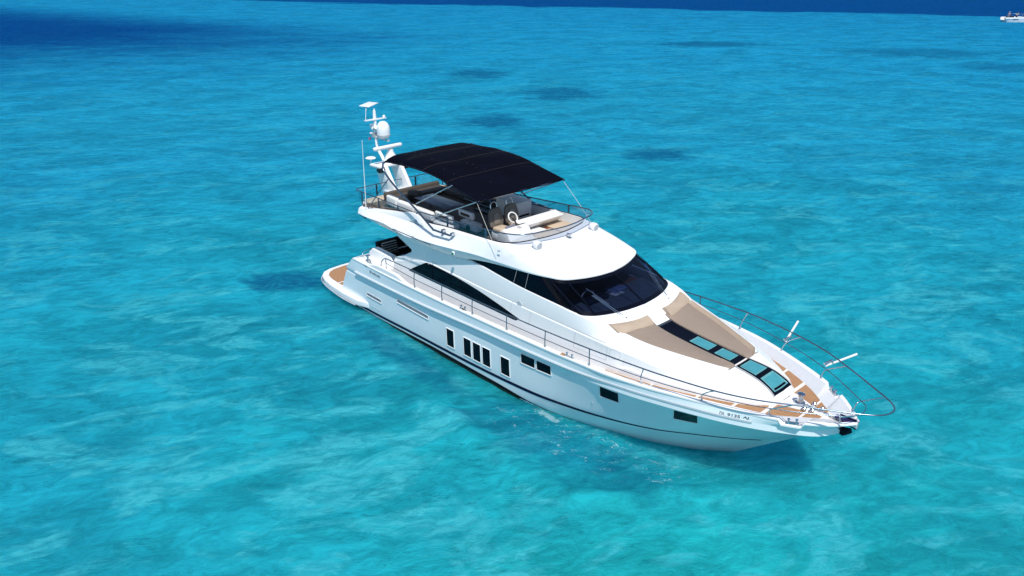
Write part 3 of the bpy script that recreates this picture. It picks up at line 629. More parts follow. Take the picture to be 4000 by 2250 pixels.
def body_sec(x, s):
    zb = L_dk_z(x) - .01; by = B_y(x); sy = min(S_y(x), by - .01); sz = S_z(x); ry = min(R_y(x), sy - .005); rz = max(R_z(x), sz if x < 18 else R_z(x))
    lowz = min(2.36, lerp(zb, sz, .55)) if x < 15 else lerp(zb, sz, .4)
    P = [(by, zb), (by - .005, lerp(zb, lowz, .9)), (by - .015 if x < 14 else lerp(by, sy, .5), lowz + .02), (sy + .008, sz - .02), (sy - .02, sz + .01)]
    P += [(lerp(sy - .02, ry, .5) + .02 * (x > 5), lerp(sz, rz, .55)), (ry + .01, rz - .012), (ry - .03, rz + .004)]
    gy = 0 if x > 14.11 else (G_y(x) if x > 13.2 else ry - .07)
    cz = C_z(x) if x > 13.2 else rz + .004
    for q in (.25, .5, .75, 1):
        y_ = lerp(ry - .03, gy, q); z_ = lerp(rz + .004, cz, q if x <= 14.11 else math.sin(q * math.pi / 2)) ; P.append((y_, z_))
    return [Vector((x, s * max(a, 0), b)) for a, b in P]
for s in (-1, 1): pass
Vb, Fb = [], []; acc = ([], [])
for s in (-1, 1):
    rows = [body_sec(x, s) for x in XB]; add(acc, loft(rows))
body = link_mesh('cabin_body', acc[0], acc[1], M_white, Y, 28, doubles=.002)
bmb = bmesh.new(); bmb.from_mesh(body.data); BB = BVHTree.FromBMesh(bmb)
def by_(x, z):
    h = BB.ray_cast(Vector((x, -6, z)), Vector((0, 1, 0))); return h[0].y if h[0] else -2.08
def bz_(x, y):
    h = BB.ray_cast(Vector((x, y, 6)), Vector((0, 0, -1))); return h[0].z if h[0] else 2.3
# lower side windows (saloon), a long leaf shape
lw = [(5.62, 2.35), (6.2, 2.69), (6.75, 2.96), (7.15, 2.93), (8.03, 2.885), (9.18, 2.77), (10.17, 2.62), (11.14, 2.45), (11.02, 2.35), (9.68, 2.345), (8.86, 2.34), (7.4, 2.345)]
up_ = pc([5.62, 6.2, 6.75, 7.1, 8.03, 9.18, 10.17, 11.16], [2.36, 2.69, 2.93, 2.92, 2.88, 2.77, 2.62, 2.44])
for s in (-1, 1):
    rows = []
    for x in fr(5.62, 11.14, 44):
        hi = up_(x); lo = 2.345 + (.0 if x < 11.0 else (x - 11.0) * .6); rows.append([Vector((x, -s * (by_(x, lerp(lo, hi, j / 4)) - .008), lerp(lo, hi, j / 4))) for j in range(5)])
    V, F = loft(rows); sw = link_mesh('saloon_window', V, F, M_glassd, Y, 50)
    for x in (7.9, 9.9):
        hi = up_(x) - .01; V, F = tubeVF([(x, -s * (by_(x, 2.36) - .01), 2.36), (x, -s * (by_(x, hi) - .01), hi)], .008, 6); link_mesh('window_seam', V, F, M_gasket, sw)
    # chrome latch, locker seams
    lathe('side_light_port', [(0, 0), (.10, 0), (.10, .01), (.085, .022), (0, .024)], (11.1, s * 2.045, 2.89), M_rub, Y, 20, RX(-90 * -s))
    def seam(pts, r=.006, nm='panel_seam', m=M_grille):
        P = []
        for (xa_, za_), (xb_, zb_) in zip(pts[:-1], pts[1:]):
            for i in range(6): x = lerp(xa_, xb_, i / 6); z = lerp(za_, zb_, i / 6); P.append((x, -s * (by_(x, z) - .001), z))
        P.append((pts[-1][0], -s * (by_(*pts[-1]) - .001), pts[-1][1]))
        V, F = tubeVF(P, r, 5); return link_mesh(nm, V, F, m, body, 60)
    seam([(6.9, 3.03)] + [(x, S_z(x) + .03) for x in fr(7.5, 14.4, 12)], .008)
    seam([(13.35, 2.83), (13.33, 2.36)]); seam([(14.5, 2.85), (14.48, 2.40)]); seam([(13.33, 2.36), (14.48, 2.40)], .004)
    seam([(10.8, 2.9), (10.76, 2.6)]); seam([(11.6, 2.86), (11.55, 2.38)])
    seam([(14.73 + .17 * math.cos(a), 2.66 + .14 * math.sin(a)) for a in fr(0, 2 * math.pi, 12)], .004)
    lathe('filler_cap', [(0, 0), (.045, 0), (.045, .012), (0, .014)], (13.92, s * 2.04, 2.72), M_black, Y, 14, RX(-90 * -s))
# ---- cockpit: aft quarter, coaming, sofa
for s in (-1, 1):
    prism('quarter_deck', [(2.66, s * 2.36), (4.45, s * 2.40), (4.45, s * 1.86), (2.75, s * 1.80)], 1.5, 2.035, M_white, Y, bev=.03)
    prism('cockpit_coaming', [(2.75, 2.0), (2.85, 2.22), (3.05, 2.40), (4.2, 2.37), (4.52, 2.05), (4.52, 1.5), (2.75, 1.5)], s * 1.62, s * 1.90, M_white, Y, 'y', .03, 3)
    rows = []
    for x in fr(2.75, 6.3, 24):
        h = 2.06 + .15 * sstep(3.4, 4.4, x) * (1 - sstep(5.3, 6.1, x)); yo = L_top_y(x) - .01
        rows.append([Vector((x, s * yo, 2.0)), Vector((x, s * (yo - .01), h - .01)), Vector((x, s * (yo - .03), h)), Vector((x, s * (yo - .12), h)), Vector((x, s * (yo - .13), 1.9))])
    V, F = loft(rows, cap0=True, cap1=True); link_mesh('quarter_coaming', V, F, M_white, Y, 35)
# transom wall and cockpit floor
prism('transom', [(1.50, .45), (1.75, 1.1), (2.1, 1.5), (2.55, 1.95), (2.75, 2.0), (2.75, .4)], -2.30, 2.30, M_white, Y, 'y', .02)
box('cockpit_floor', (4.1, 0, 1.42), (3.6, 4.0, .06), M_teak, Y, bev=0)
ck = box('cockpit_sofa', (3.15, .1, 1.62), (.75, 2.9, .42), M_dsofa, Y, bev=.04)
box('sofa_backrest', (2.62, .1, 2.08), (.22, 3.0, .62), M_dsofa, ck, RY(-8), .04)
box('sofa_armrest', (3.4, 1.45, 1.95), (1.4, .22, .7), M_dsofa, ck, None, .04)
cu = box('striped_cushion', (2.90, -1.02, 2.16), (.16, .66, .48), M_stripe, None, RY(-16), .05, 3)
tag(cu, 'dark scatter cushion with pale stripes standing on the aft cockpit sofa', 'cushion')
box('cockpit_table', (4.05, .3, 2.0), (.6, 1.1, .04), M_glassd, Y, bev=.01)
tube('boarding_gate', [(4.40, -1.85, 2.38), (4.32, -1.40, 2.36)], .025, M_steel, Y)
tube('boarding_gate', [(4.55, -1.88, 2.28), (4.47, -1.44, 2.26)], .025, M_steel, Y)
# saloon rear bulkhead with dark doors
box('saloon_bulkhead', (5.95, 0, 2.5), (.1, 4.0, 2.0), M_glassd, Y, bev=0)
# side arch wing from flybridge down to cabin side
for s in (-1, 1):
    pts = [(4.62, 1.70), (4.62, 2.40), (4.80, 2.47), (5.25, 2.72), (5.73, 2.98), (5.76, 3.14), (4.99, 3.40), (4.75, 3.62), (5.4, 3.62), (6.9, 3.60), (6.9, 3.38), (6.6, 3.30), (6.3, 2.6), (6.3, 1.70)]
    box('ridge_filler', (7.85, s * 1.92, 3.50), (2.3, .05, .34), M_white, Y, None, 0)
    prism('side_wing', pts, s * 1.93, s * 2.045, M_white, Y, 'y', .02)
box('wheelhouse_floor', (10.2, 0, 2.35), (7.0, 3.8, .05), M_black, Y, bev=0)

# ---- upper glass band: wheelhouse windows and windscreen
glass_lo = [(8.35, 1.95, 3.57), (8.8, 1.95, 3.60), (9.4, 1.955, 3.585), (10.1, 1.96, 3.515), (11, 1.96, 3.435), (12.0, 1.95, 3.38), (12.8, 1.93, 3.345), (13.25, 1.90, 3.32), (13.5, 1.80, 3.315), (13.7, 1.63, 3.31), (13.87, 1.28, 3.305), (14.0, .85, 3.305), (14.07, .42, 3.31), (14.10, 0, 3.31)]
glass_hi = [(8.35, 1.96, 3.62), (8.8, 1.95, 3.73), (9.75, 1.93, 3.80), (10.4, 1.92, 3.84), (11.0, 1.90, 3.90), (11.6, 1.85, 3.95), (12.0, 1.80, 3.96), (12.25, 1.72, 3.955), (12.42, 1.58, 3.945), (12.55, 1.38, 3.93), (12.68, 1.0, 3.915), (12.78, .62, 3.91), (12.82, .3, 3.905), (12.84, 0, 3.905)]
def resamp(pts, n):
    P = smooth_path(pts, 8); return [P[round(i * (len(P) - 1) / n)] for i in range(n + 1)]
GL = resamp(glass_lo, 52); GH = resamp(glass_hi, 52)
def fullc(P): return [Vector((p.x, -p.y, p.z)) for p in P] + [Vector((p.x, p.y, p.z)) for p in reversed(P[:-1])]
GLf = fullc(GL); GHf = fullc(GH); NG = len(GLf)
def band(i0, i1, a, b, off, name, m, parent, n=3):
    rows = []
    for i in range(i0, i1 + 1):
        lo, hi = GLf[i], GHf[i]; cen = Vector((10.5, 0, 3.6)); r_ = []
        for j in range(n + 1):
            p = lo.lerp(hi, lerp(a, b, j / n)); d = (p - cen); d.z = 0
            if d.length > 1e-6: d.normalize()
            nrm = Vector((d.x if i > 30 and i < NG - 30 else 0, d.y, 0)).normalized() if abs(d.y) > .05 else Vector((1, 0, 0)); r_.append(p + nrm * off)
        rows.append(r_)
    V, F = loft(rows); return link_mesh(name, V, F, m, parent, 50)
ks = next(i for i, p in enumerate(GLf) if p.x > 12.7)      # where the opaque side glass ends
for i0, i1 in ((0, ks), (NG - 1 - ks, NG - 1)): band(i0, i1, 0, 1, 0, 'wheelhouse_window', M_glassd, Y)
wsn = band(ks, NG - 1 - ks, .1, .90, 0, 'windscreen', M_wind, Y)
band(ks, NG - 1 - ks, 0, .10, .006, 'windscreen_gasket', M_gasket, wsn, 1); band(ks, NG - 1 - ks, .90, 1, .006, 'windscreen_gasket', M_gasket, wsn, 1)
def nearest(f): return min(range(NG), key=f)
def on_curve(Pc, f): return min(Pc, key=f)
for tgt in (-1.63, 0.0, 1.63, -1.88, 1.88):
    lo = on_curve(GLf, lambda p: abs(p.y - tgt) + (0 if p.x > 12.9 else 9)); hi = on_curve(GHf, lambda p: abs(p.y - tgt * .955) + (0 if p.x > 11.3 else 9)); w_ = {0.0: .022}.get(tgt, .03)
    V, F = tubeVF([lo.lerp(hi, 0.02), lo.lerp(hi, .5) + Vector((.01, 0, .01)), lo.lerp(hi, .98)], w_, 6); link_mesh('windscreen_mullion', V, F, M_gasket, wsn, 50)
for xx in (10.85, 11.35):
    for s in (-1, 1):
        lo = on_curve(GLf, lambda p: abs(p.x - xx) + (0 if p.y * s > 0 else 9)); hi = on_curve(GHf, lambda p: abs(p.x - xx) + (0 if p.y * s > 0 else 9))
        V, F = tubeVF([lo + Vector((0, s * .004, 0)), hi + Vector((0, s * .004, 0))], .005, 5); link_mesh('window_seam', V, F, M_grille, wsn)
# helm inside
box('dashboard', (13.35, 0, 3.12), (1.25, 3.2, .12), M_dash, Y, RY(8), .04)
box('dashboard_binnacle', (12.85, -.75, 3.26), (.42, .9, .14), M_black, Y, RY(-14), .03)
box('lower_helm_screen', (12.75, .35, 3.24), (.5, .62, .05), M_grey, Y, RY(-6), .01)
box('chart_sheet', (12.95, .1, 3.24), (.35, .42, .01), M_cush, Y, None, 0)
box('wood_locker', (12.4, 1.15, 3.0), (.9, .8, .4), M_wood, Y, None, .02)
box('wood_fascia', (11.9, .4, 2.8), (.15, 2.6, .7), M_wood, Y, None, .02)
V, F = tubeVF([(12.62 + .06 * math.cos(a), -.75 + .2 * math.cos(a), 3.25 + .2 * math.sin(a)) for a in fr(0, 2 * math.pi, 20)], .018, 6); link_mesh('lower_steering_wheel', V, F, M_cush, Y)
for y in (-.75, .3, 1.0):
    hs = box('wheelhouse_seat', (11.9, y, 2.8), (.5, .5, .3), M_dash, Y, None, .06); box('seat_back', (11.65, y, 3.15), (.12, .48, .6), M_dash, hs, RY(-10), .05)
# wipers
for s in (-1, 1):
    base = Vector((14.21, s * .96, 3.20)); tip = Vector((13.25, s * 1.28, 3.66)) if s < 0 else Vector((13.2, 1.30, 3.66))
    d = Vector((.02, .035, 0)); wp = multi('windscreen_wiper', [tubeVF([base - d, tip - d * .6], .008, 6), tubeVF([base + d, tip + d * .6], .008, 6), latheVF([(0, 0), (.05, 0), (.04, .06), (0, .07)], base - Vector((0, 0, .04)), 10),
               tubeVF([tip.lerp(base, .45) + Vector((.0, .06, .02)), tip.lerp(base, -.25) + Vector((.0, .06, .02))], .010, 5)], M_steel, Y, 40)

# ---- foredeck sunbathing pads
PO = pc([14.57, 15.4, 16.3, 16.9, 17.15, 17.25, 17.30], [1.45, 1.29, 1.00, .78, .68, .62, .50])
def zsurf(x, y): return bz_(x, y)
for s in (-1, 1):
    rows = []
    for x in fr(14.60, 17.29, 36):
        yo = PO(x); yi = .31 if x < 16.9 else .29; r_ = []
        prof = ((0, 0), (0, .035), (.03, .05), (.5, .055), (.97, .05), (1, .035), (1, 0)); e = min(1, (x - 14.6) / .05 + .2, (17.29 - x) / .05 + .2)
        for u, h in prof: y_ = lerp(yi, max(yo, yi + .02), u); r_.append(Vector((x, s * y_, zsurf(x, s * y_) + h * e + .004)))
        rows.append(r_)
    V, F = loft(rows, cap0=True, cap1=True); link_mesh('sunpad', V, F, M_quilt, Y, 40)
    # wedge headrest
    rows = []
    for i in range(15):
        u = i / 14; y_ = lerp(.38, 1.62, u); xf = 14.76 - .22 * u * u; xb = 14.44 - .30 * u * u; r_ = []
        for v, h in ((0, .0), (0.0, .03), (.12, .10), (.5, .13), (.85, .10), (1, .03), (1, 0)):
            x = lerp(xf, xb, v); r_.append(Vector((x, s * y_, zsurf(x, s * y_) + h * min(1, 1.0 - .5 * u))))
        rows.append(r_)
    V, F = loft(rows, cap0=True, cap1=True); link_mesh('pad_headrest', V, F, M_tan, Y, 45)
    ri, ro = [], []
    for x in fr(14.5, 17.30, 30):
        k_ = sstep(14.45, 14.75, x) * (1 - sstep(17.24, 17.36, x)) + .02; y0 = PO(x) + .015; a_ = (x, s * y0, zsurf(x, s * y0) + .015); b_ = (x + .0, s * (y0 + .10), zsurf(x, s * y0) + .015 + .10 * k_)
        c_ = (x, s * (y0 + .15), b_[2] - .006); yd_ = min(y0 + .42, R_y(x) - .02) if R_y(x) > y0 + .2 else y0 + .2; d_ = (x, s * yd_, zsurf(x, s * yd_) + .001); ri.append([a_, ((a_[0] + b_[0]) / 2, (a_[1] + b_[1]) / 2 + s * .01, (a_[2] + b_[2]) / 2), b_]); ro.append([b_, c_, tuple((p + q) / 2 for p, q in zip(c_, d_)), d_])
    V, F = loft(ri); link_mesh('pad_surround', V, F, M_tan, Y, 50); V, F = loft(ro); link_mesh('pad_coaming', V, F, M_white, body, 50)
# ---- skylight strip
def strip_patch(x0, x1, w0, w1, off, m, name, parent, n=8, z_f=None):
    rows = []
    for i in range(n + 1):
        x = lerp(x0, x1, i / n); w_ = lerp(w0, w1, i / n)
        rows.append([Vector((x, y_, zsurf(x, y_) + off)) for y_ in (-w_, -w_ / 2, 0, w_ / 2, w_)])
    V, F = loft(rows); return link_mesh(name, V, F, m, parent, 60)
strip = strip_patch(14.88, 17.24, .29, .27, .022, M_glassd, 'skylight_strip', Y, 12)
for a, b in ((15.80, 16.40), (16.58, 17.06)):
    pn = strip_patch(a, b, .20, .21, .034, M_rim, 'skylight_rim', strip, 4); strip_patch(a + .05, b - .03, .165, .175, .040, M_sky, 'skylight_pane', strip, 4)
fh = strip_patch(17.30, 18.50, .31, .40, .026, M_glassd, 'foredeck_hatch', Y, 22)
strip_patch(17.38, 17.86, .25, .28, .034, M_rim, 'hatch_rim_inner', fh, 6); strip_patch(17.42, 17.82, .21, .24, .040, M_sky, 'hatch_pane', fh, 6); strip_patch(18.00, 18.44, .29, .33, .034, M_rim, 'hatch_rim_inner', fh, 14); strip_patch(18.06, 18.36, .24, .27, .040, M_sky, 'hatch_pane', fh, 10); strip_patch(18.37, 18.42, .25, .28, .041, M_glassd, 'hatch_handle_bar', fh, 4)
for s in (-1, 1):
    tube('hatch_rim', [(x, s * lerp(.32, .43, (x - 17.3) / 1.3), zsurf(x, s * lerp(.32, .43, (x - 17.3) / 1.3)) + .02) for x in fr(17.3, 18.5, 24)], .016, M_grille, fh, 6)
    lathe('hatch_hinge', [(0, -.04), (.03, -.04), (.03, .04), (0, .04)], (17.36, s * .2, zsurf(17.36, 0) + .05), M_black, fh, 8, RX(90))
sp_ = strip_patch(14.80, 14.885, .31, .30, .03, M_black, 'socket_strip', Y, 2)
for i in range(6):
    y = -.25 + i * .1; lathe('cup_ring', [(0, 0), (.032, 0), (.032, .012), (0, .012)], (14.845, y, zsurf(14.845, y) + .032), M_steel, sp_, 10)

# ------------------------------------------------------------------ flybridge moulding
# stations from the stern quarter to the bow: (x, half-widths and heights of B lower seam, C edge, D crease, E coaming top)
FS = [(2.62, 1.95, 3.62, 2.12, 3.70, 2.06, 3.87, 1.96, 3.93), (3.4, 2.08, 3.60, 2.24, 3.75, 2.05, 3.96, 1.96, 4.03), (4.5, 2.14, 3.58, 2.30, 3.82, 2.03, 4.05, 1.96, 4.20),
      (5.2, 2.15, 3.55, 2.32, 3.76, 2.025, 4.09, 1.965, 4.31), (5.75, 2.14, 3.52, 2.33, 3.72, 2.02, 4.11, 1.965, 4.43), (6.15, 2.13, 3.52, 2.33, 3.73, 2.02, 4.13, 1.96, 4.40),
      (6.6, 2.12, 3.52, 2.32, 3.78, 2.02, 4.15, 1.93, 4.28), (7.5, 2.10, 3.54, 2.30, 3.84, 2.0, 4.20, 1.90, 4.35), (8.4, 2.05, 3.60, 2.22, 3.90, 1.98, 4.26, 1.88, 4.40), (9.2, 2.0, 3.72, 2.12, 3.94, 1.96, 4.31, 1.86, 4.44),
      (10.0, 1.955, 3.81, 2.0, 3.92, 1.90, 4.34, 1.81, 4.475)]
secs = []
for f in FS:
    x = f[0]; secs.append([Vector((x, 1.75, f[2] - .02)), Vector((x, f[1], f[2])), Vector((x, f[3] - .01, f[4] - .03)), Vector((x, f[3], f[4])), Vector((x, lerp(f[3], f[5], .5), lerp(f[4], f[6], .5))), Vector((x, f[5], f[6])),
                           Vector((x, lerp(f[5], f[7], .5) + .012, lerp(f[6], f[8], .5))), Vector((x, f[7], f[8] - .01)), Vector((x, f[7] - .03, f[8])), Vector((x, f[7] - .07, f[8])), Vector((x, f[7] - .09, 4.02))])
E_c = [(10.25, 1.66), (10.42, 1.42), (10.53, 1.05), (10.60, .72), (10.65, .36), (10.67, 0)]
O_c = [(11.3, 1.90), (12.0, 1.815), (12.42, 1.60), (12.66, 1.08), (12.80, .55), (12.86, 0)]
O_z = [3.905, 3.955, 3.945, 3.92, 3.905, 3.90]
for (ex, ey), (ox, oy), oz in zip(E_c, O_c, O_z):
    E_ = Vector((ex, ey, 4.47)); O_ = Vector((ox, oy, oz)); lip = O_ + (O_ - E_).normalized() * .035; lip.z = oz + .03
    inner = O_ + (E_ - O_) * .18; inner.z = oz - .02
    def brow(q):
        p = lip.lerp(E_, q); p.z = lip.z + .035 + (E_.z - lip.z - .035) * math.sin(min(q, 1) * math.pi / 2) ** 1.0; return p
    d = (E_ - Vector((8.5, 0, 4.47))).normalized()
    secs.append([inner, O_ + Vector((0, 0, .0)), lip - Vector((0, 0, .012)), lip + Vector((0, 0, .02)), brow(.16), brow(.36), brow(.68), E_, E_ - d * .03 + Vector((0, 0, .008)), E_ - d * .07 + Vector((0, 0, .008)), Vector((E_.x - d.x * .12, E_.y - d.y * .12, 4.02))])
# refine along the length by splines, then mirror around the bow
cols = [smooth_path([s_[j] for s_ in secs], 5) for j in range(len(secs[0]))]
nst = len(cols[0]); half = [[cols[j][i] for j in range(len(cols))] for i in range(nst)]
for r_ in half[-1:]:
    for p in r_: p.y = 0
fullr = [[Vector((p.x, -p.y, p.z)) for p in r_] for r_ in half] + [[Vector(p) for p in r_] for r_ in reversed(half[:-1])]
V, F = loft(fullr, cap0=True, cap1=True)
fly = link_mesh('flybridge_moulding', V, F, M_white, Y, 17)
bmf = bmesh.new(); bmf.from_mesh(fly.data); FB = BVHTree.FromBMesh(bmf)
def fy_(x, z):
    h = FB.ray_cast(Vector((x, -6, z)), Vector((0, 1, 0))); return h[0].y if h[0] else -2.2
def fz_(x, y):
    h = FB.ray_cast(Vector((x, y, 8)), Vector((0, 0, -1))); return h[0].z if h[0] else 4.3
poly = [(2.72, -1.95), (4, -1.93), (9.2, -1.86), (10.0, -1.80), (10.3, -1.6), (10.48, -1.1), (10.6, 0), (10.48, 1.1), (10.3, 1.6), (10.0, 1.80), (9.2, 1.86), (4, 1.93), (2.72, 1.95)]
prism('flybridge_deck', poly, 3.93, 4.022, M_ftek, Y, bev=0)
prism('flybridge_underside', [(2.6, -1.85), (8.9, -1.8), (8.9, 1.8), (2.6, 1.85)], 3.62, 3.92, M_white, Y, bev=.03)
prism('aft_deck', [(2.2, -1.66), (2.72, -1.93), (2.74, -1.93), (2.74, 1.93), (2.72, 1.93), (2.2, 1.66), (2.1, 0)], 3.84, 3.94, M_white, Y, bev=.02)
prism('aft_cushion', [(2.26, -1.6), (2.8, -1.80), (2.8, 1.80), (2.26, 1.6)], 3.95, 4.04, M_cush, Y, bev=.02)
prism('flybridge_soffit', [(8.9, -1.8), (11.2, -1.75), (12.3, -1.5), (12.6, 0), (12.3, 1.5), (11.2, 1.75), (8.9, 1.8)], 3.84, 3.88, M_black, Y, bev=0)
tube('stern_light_housing', [(2.45, -1.95, 3.62), (2.95, -2.0, 3.58)], .05, M_black, Y)

# handrail beneath the wing
for s in (-1, 1):
    hr = tube('wing_handrail', [(5.24, s * 2.40, 3.82), (6.26, s * 2.42, 3.83), (7.34, s * 2.42, 3.83)], .016, M_tube, Y)
    for x in (5.24, 6.26, 7.34): tube('handrail_bracket', [(x, s * 2.41, 3.82), (x + .02, s * 2.24, 3.78)], .018, M_steel, hr)
    nl = box('navigation_light', (8.32, s * 2.26, 3.78), (.10, .06, .10), M_white, Y, None, .015); box('green_lens' if s < 0 else 'red_lens', (8.33, s * 2.30, 3.77), (.07, .04, .07), M_green if s < 0 else M_pink, nl, None, .01)

# ---- flybridge windscreen with rail
rail_side = [(5.95, 1.93, 4.40), (6.1, 1.90, 4.52), (6.6, 1.86, 4.54), (7.52, 1.83, 4.60), (9.38, 1.82, 4.74), (10.0, 1.82, 4.79), (10.35, 1.76, 4.82), (10.62, 1.60, 4.83), (10.80, 1.32, 4.84), (10.92, .85, 4.85), (11.01, .4, 4.85), (11.04, 0, 4.85)]
rs = smooth_path([(x, -y, z) for x, y, z in rail_side], 5); rfull = rs + [Vector((p.x, -p.y, p.z)) for p in reversed(rs[:-1])]
tube('screen_rail', rfull, .020, M_tube, Y, 8)
base_side = [(5.95, 1.93, 4.36), (6.1, 1.92, 4.37), (6.6, 1.90, 4.28), (7.52, 1.865, 4.36), (9.38, 1.83, 4.45), (10.0, 1.78, 4.48), (10.22, 1.64, 4.485), (10.38, 1.40, 4.485), (10.47, 1.12, 4.485), (10.56, .70, 4.485), (10.61, .33, 4.485), (10.62, 0, 4.485)]
bs = smooth_path([(x, -y, z) for x, y, z in base_side], 5); bfull = bs + [Vector((p.x, -p.y, p.z)) for p in reversed(bs[:-1])]
n0 = len(bs) * 5 // 11
V, F = loft([[a, a.lerp(b, .5) + Vector((0, 0, 0)), b] for a, b in zip(bfull[5:-5], rfull[5:-5])])
link_mesh('flybridge_screen', V, F, M_smoke, Y, 60, fix=False)
tube('screen_gasket', bfull[5:-5], .018, M_gasket, Y, 6)
for s in (-1, 1):
    for x, zb, zt in ((7.52, 4.36, 4.60), (9.38, 4.45, 4.74)):
        box('screen_post', (x, s * 1.83, (zb + zt) / 2), (.06, .03, zt - zb), M_tube, Y, None, .005)
# aft glass rail
ar = [(6.05, -1.92, 4.34), (5.85, -1.90, 4.42), (5.6, -1.88, 4.43), (4.8, -1.87, 4.43), (3.6, -1.86, 4.43), (2.5, -1.86, 4.43), (2.16, -1.83, 4.43), (2.08, -1.6, 4.43), (2.05, -.6, 4.43), (2.05, 0, 4.43)]
arf = smooth_path(ar, 4); arf = arf + [Vector((p.x, -p.y, p.z)) for p in reversed(arf[:-1])]
tube('aft_rail', arf, .018, M_tube, Y, 8)
gl_ = [p for p in arf if p.x < 5.6]
V, F = loft([[Vector((p.x, p.y, p.z - .03)), Vector((p.x + (.08 if p.x < 2.3 else 0), p.y * .98, 4.0 + max(0, (p.x - 3) * .1))) ] for p in gl_]); link_mesh('glass_balustrade', V, F, M_clear, Y, 60, fix=False)
for s in (-1, 1):
    for x in (2.56, 3.64, 4.82): box('rail_post', (x, s * 1.86, 4.20), (.05, .03, .46), M_tube, Y, None, .004)
box('rail_post', (2.08, -.9, 4.2), (.04, .05, .42), M_black, Y, None, .004); box('rail_post', (2.08, .9, 4.2), (.04, .05, .42), M_black, Y, None, .004)

# ------------------------------------------------------------------ canopy (shade) and its frame
bz = pc([4.15, 4.4, 5.18, 5.9, 6.58, 7.2, 7.76, 8.4, 9.1], [5.86, 5.90, 5.95, 5.99, 5.97, 5.91, 5.80, 5.68, 5.55])
crown = pc([4.15, 4.6, 5.5, 7.0, 9.1], [.17, .19, .15, .08, .0])
rows_t, rows_b = [], []
NX, NY = 60, 36
for i in range(NX + 1):
    x = lerp(4.15, 9.1, i / NX); sag = -.035 * abs(math.sin((x - 4.15) / 4.95 * math.pi * 4)); r1 = []
    for j in range(NY + 1):
        v = lerp(-1, 1, j / NY); e = 1 - abs(v) ** (7 if x < 6 else 5); y = v * (1.88 + .02 * math.sin(i))
        y = v * 1.89; z = bz(x) + crown(x) * e + sag * e + .022 * noise.noise(Vector((x * 1.7, y * 1.3, 3.3))) + .01 * noise.noise(Vector((x * 6, y * 1.6, 8))) - (.03 if abs(v) > .985 else 0)
        if i == 0: z -= .05
        r1.append(Vector((x, y, z)))
    rows_t.append(r1)
V, F = loft(rows_t); can = link_mesh('shade_canopy', V, F, M_canvas, Y, 50)
sol = can.modifiers.new('thick', 'SOLIDIFY'); sol.thickness = .02; sol.offset = -1
for x in (5.15, 6.35, 7.55):
    V, F = tubeVF([(x, y, bz(x) + crown(x) * (1 - abs(y / 1.89) ** 6) - .035 * abs(math.sin((x - 4.15) / 4.95 * math.pi * 4)) + .012 + .022 * noise.noise(Vector((x * 1.7, y * 1.3, 3.3)))) for y in fr(-1.88, 1.88, 40)], .003, 5)
    link_mesh('canopy_seam', V, F, M_brown, can, 60)
specks = []
for i in range(20):
    x = random.uniform(4.4, 8.9); y = random.uniform(-1.6, 1.7); z = bz(x) + crown(x) * (1 - abs(y / 1.89) ** 6) + .012; specks.append(latheVF([(0, -.01), (.009, -.002), (.009, .002), (0, .01)], (x, y, z), 6))
multi('canopy_debris', specks, M_dash, can)['kind'] = 'stuff'
for s in (-1, 1):
    tube('canopy_main_pole', [(4.30, s * 1.90, 5.93), (4.30, s * 2.0, 5.85), (4.36, s * 2.05, 5.66), (4.62, s * 2.07, 5.45), (5.3, s * 2.12, 5.12), (6.29, s * 2.19, 4.75), (7.22, s * 2.22, 4.30), (7.34, s * 2.22, 4.275), (8.07, s * 2.17, 4.27)], .033, M_tube, Y, 10, 3)
    tube('canopy_strut', [(4.72, s * 2.08, 5.43), (3.19, s * 2.02, 4.0)], .018, M_tube, Y)
    tube('canopy_strut', [(5.99, s * 1.93, 4.78), (7.9, s * 1.90, 5.80)], .018, M_steel, Y)
    tube('canopy_strut', [(6.69, s * 1.95, 4.44), (9.06, s * 1.90, 5.53)], .018, M_steel, Y)
    for x in (7.62, 8.08): box('pole_bracket', (x, s * 2.08, 4.30), (.09, .14, .09), M_steel, Y, None, .01)
    tube('tie_rope', [(9.04, s * 1.88, 5.50), (9.75, s * 2.02, 4.75), (10.15, s * 2.08, 4.30)], .006, M_rope, Y, 5)
    cleat(10.16, s * 2.0, fz_(10.16, s * 1.99) - .02, 0, name='rope_eye', s=.35)
for s in (-1, 1):
    V, F = tubeVF([(x, s * 1.885, bz(x) - .02) for x in fr(4.15, 9.1, 30)], .022, 6); link_mesh('canopy_hem', V, F, M_gasket, can, 60)
tube('canopy_bow', [(9.07, -1.88, 5.53), (9.07, 1.88, 5.53)], .018, M_steel, Y)
# whip aerial
tube('whip_antenna', [(3.10, -2.06, 3.95), (3.12, -2.06, 4.3), (3.20, -2.08, 6.46)], [.022, .016, .009], M_white, Y, 8)

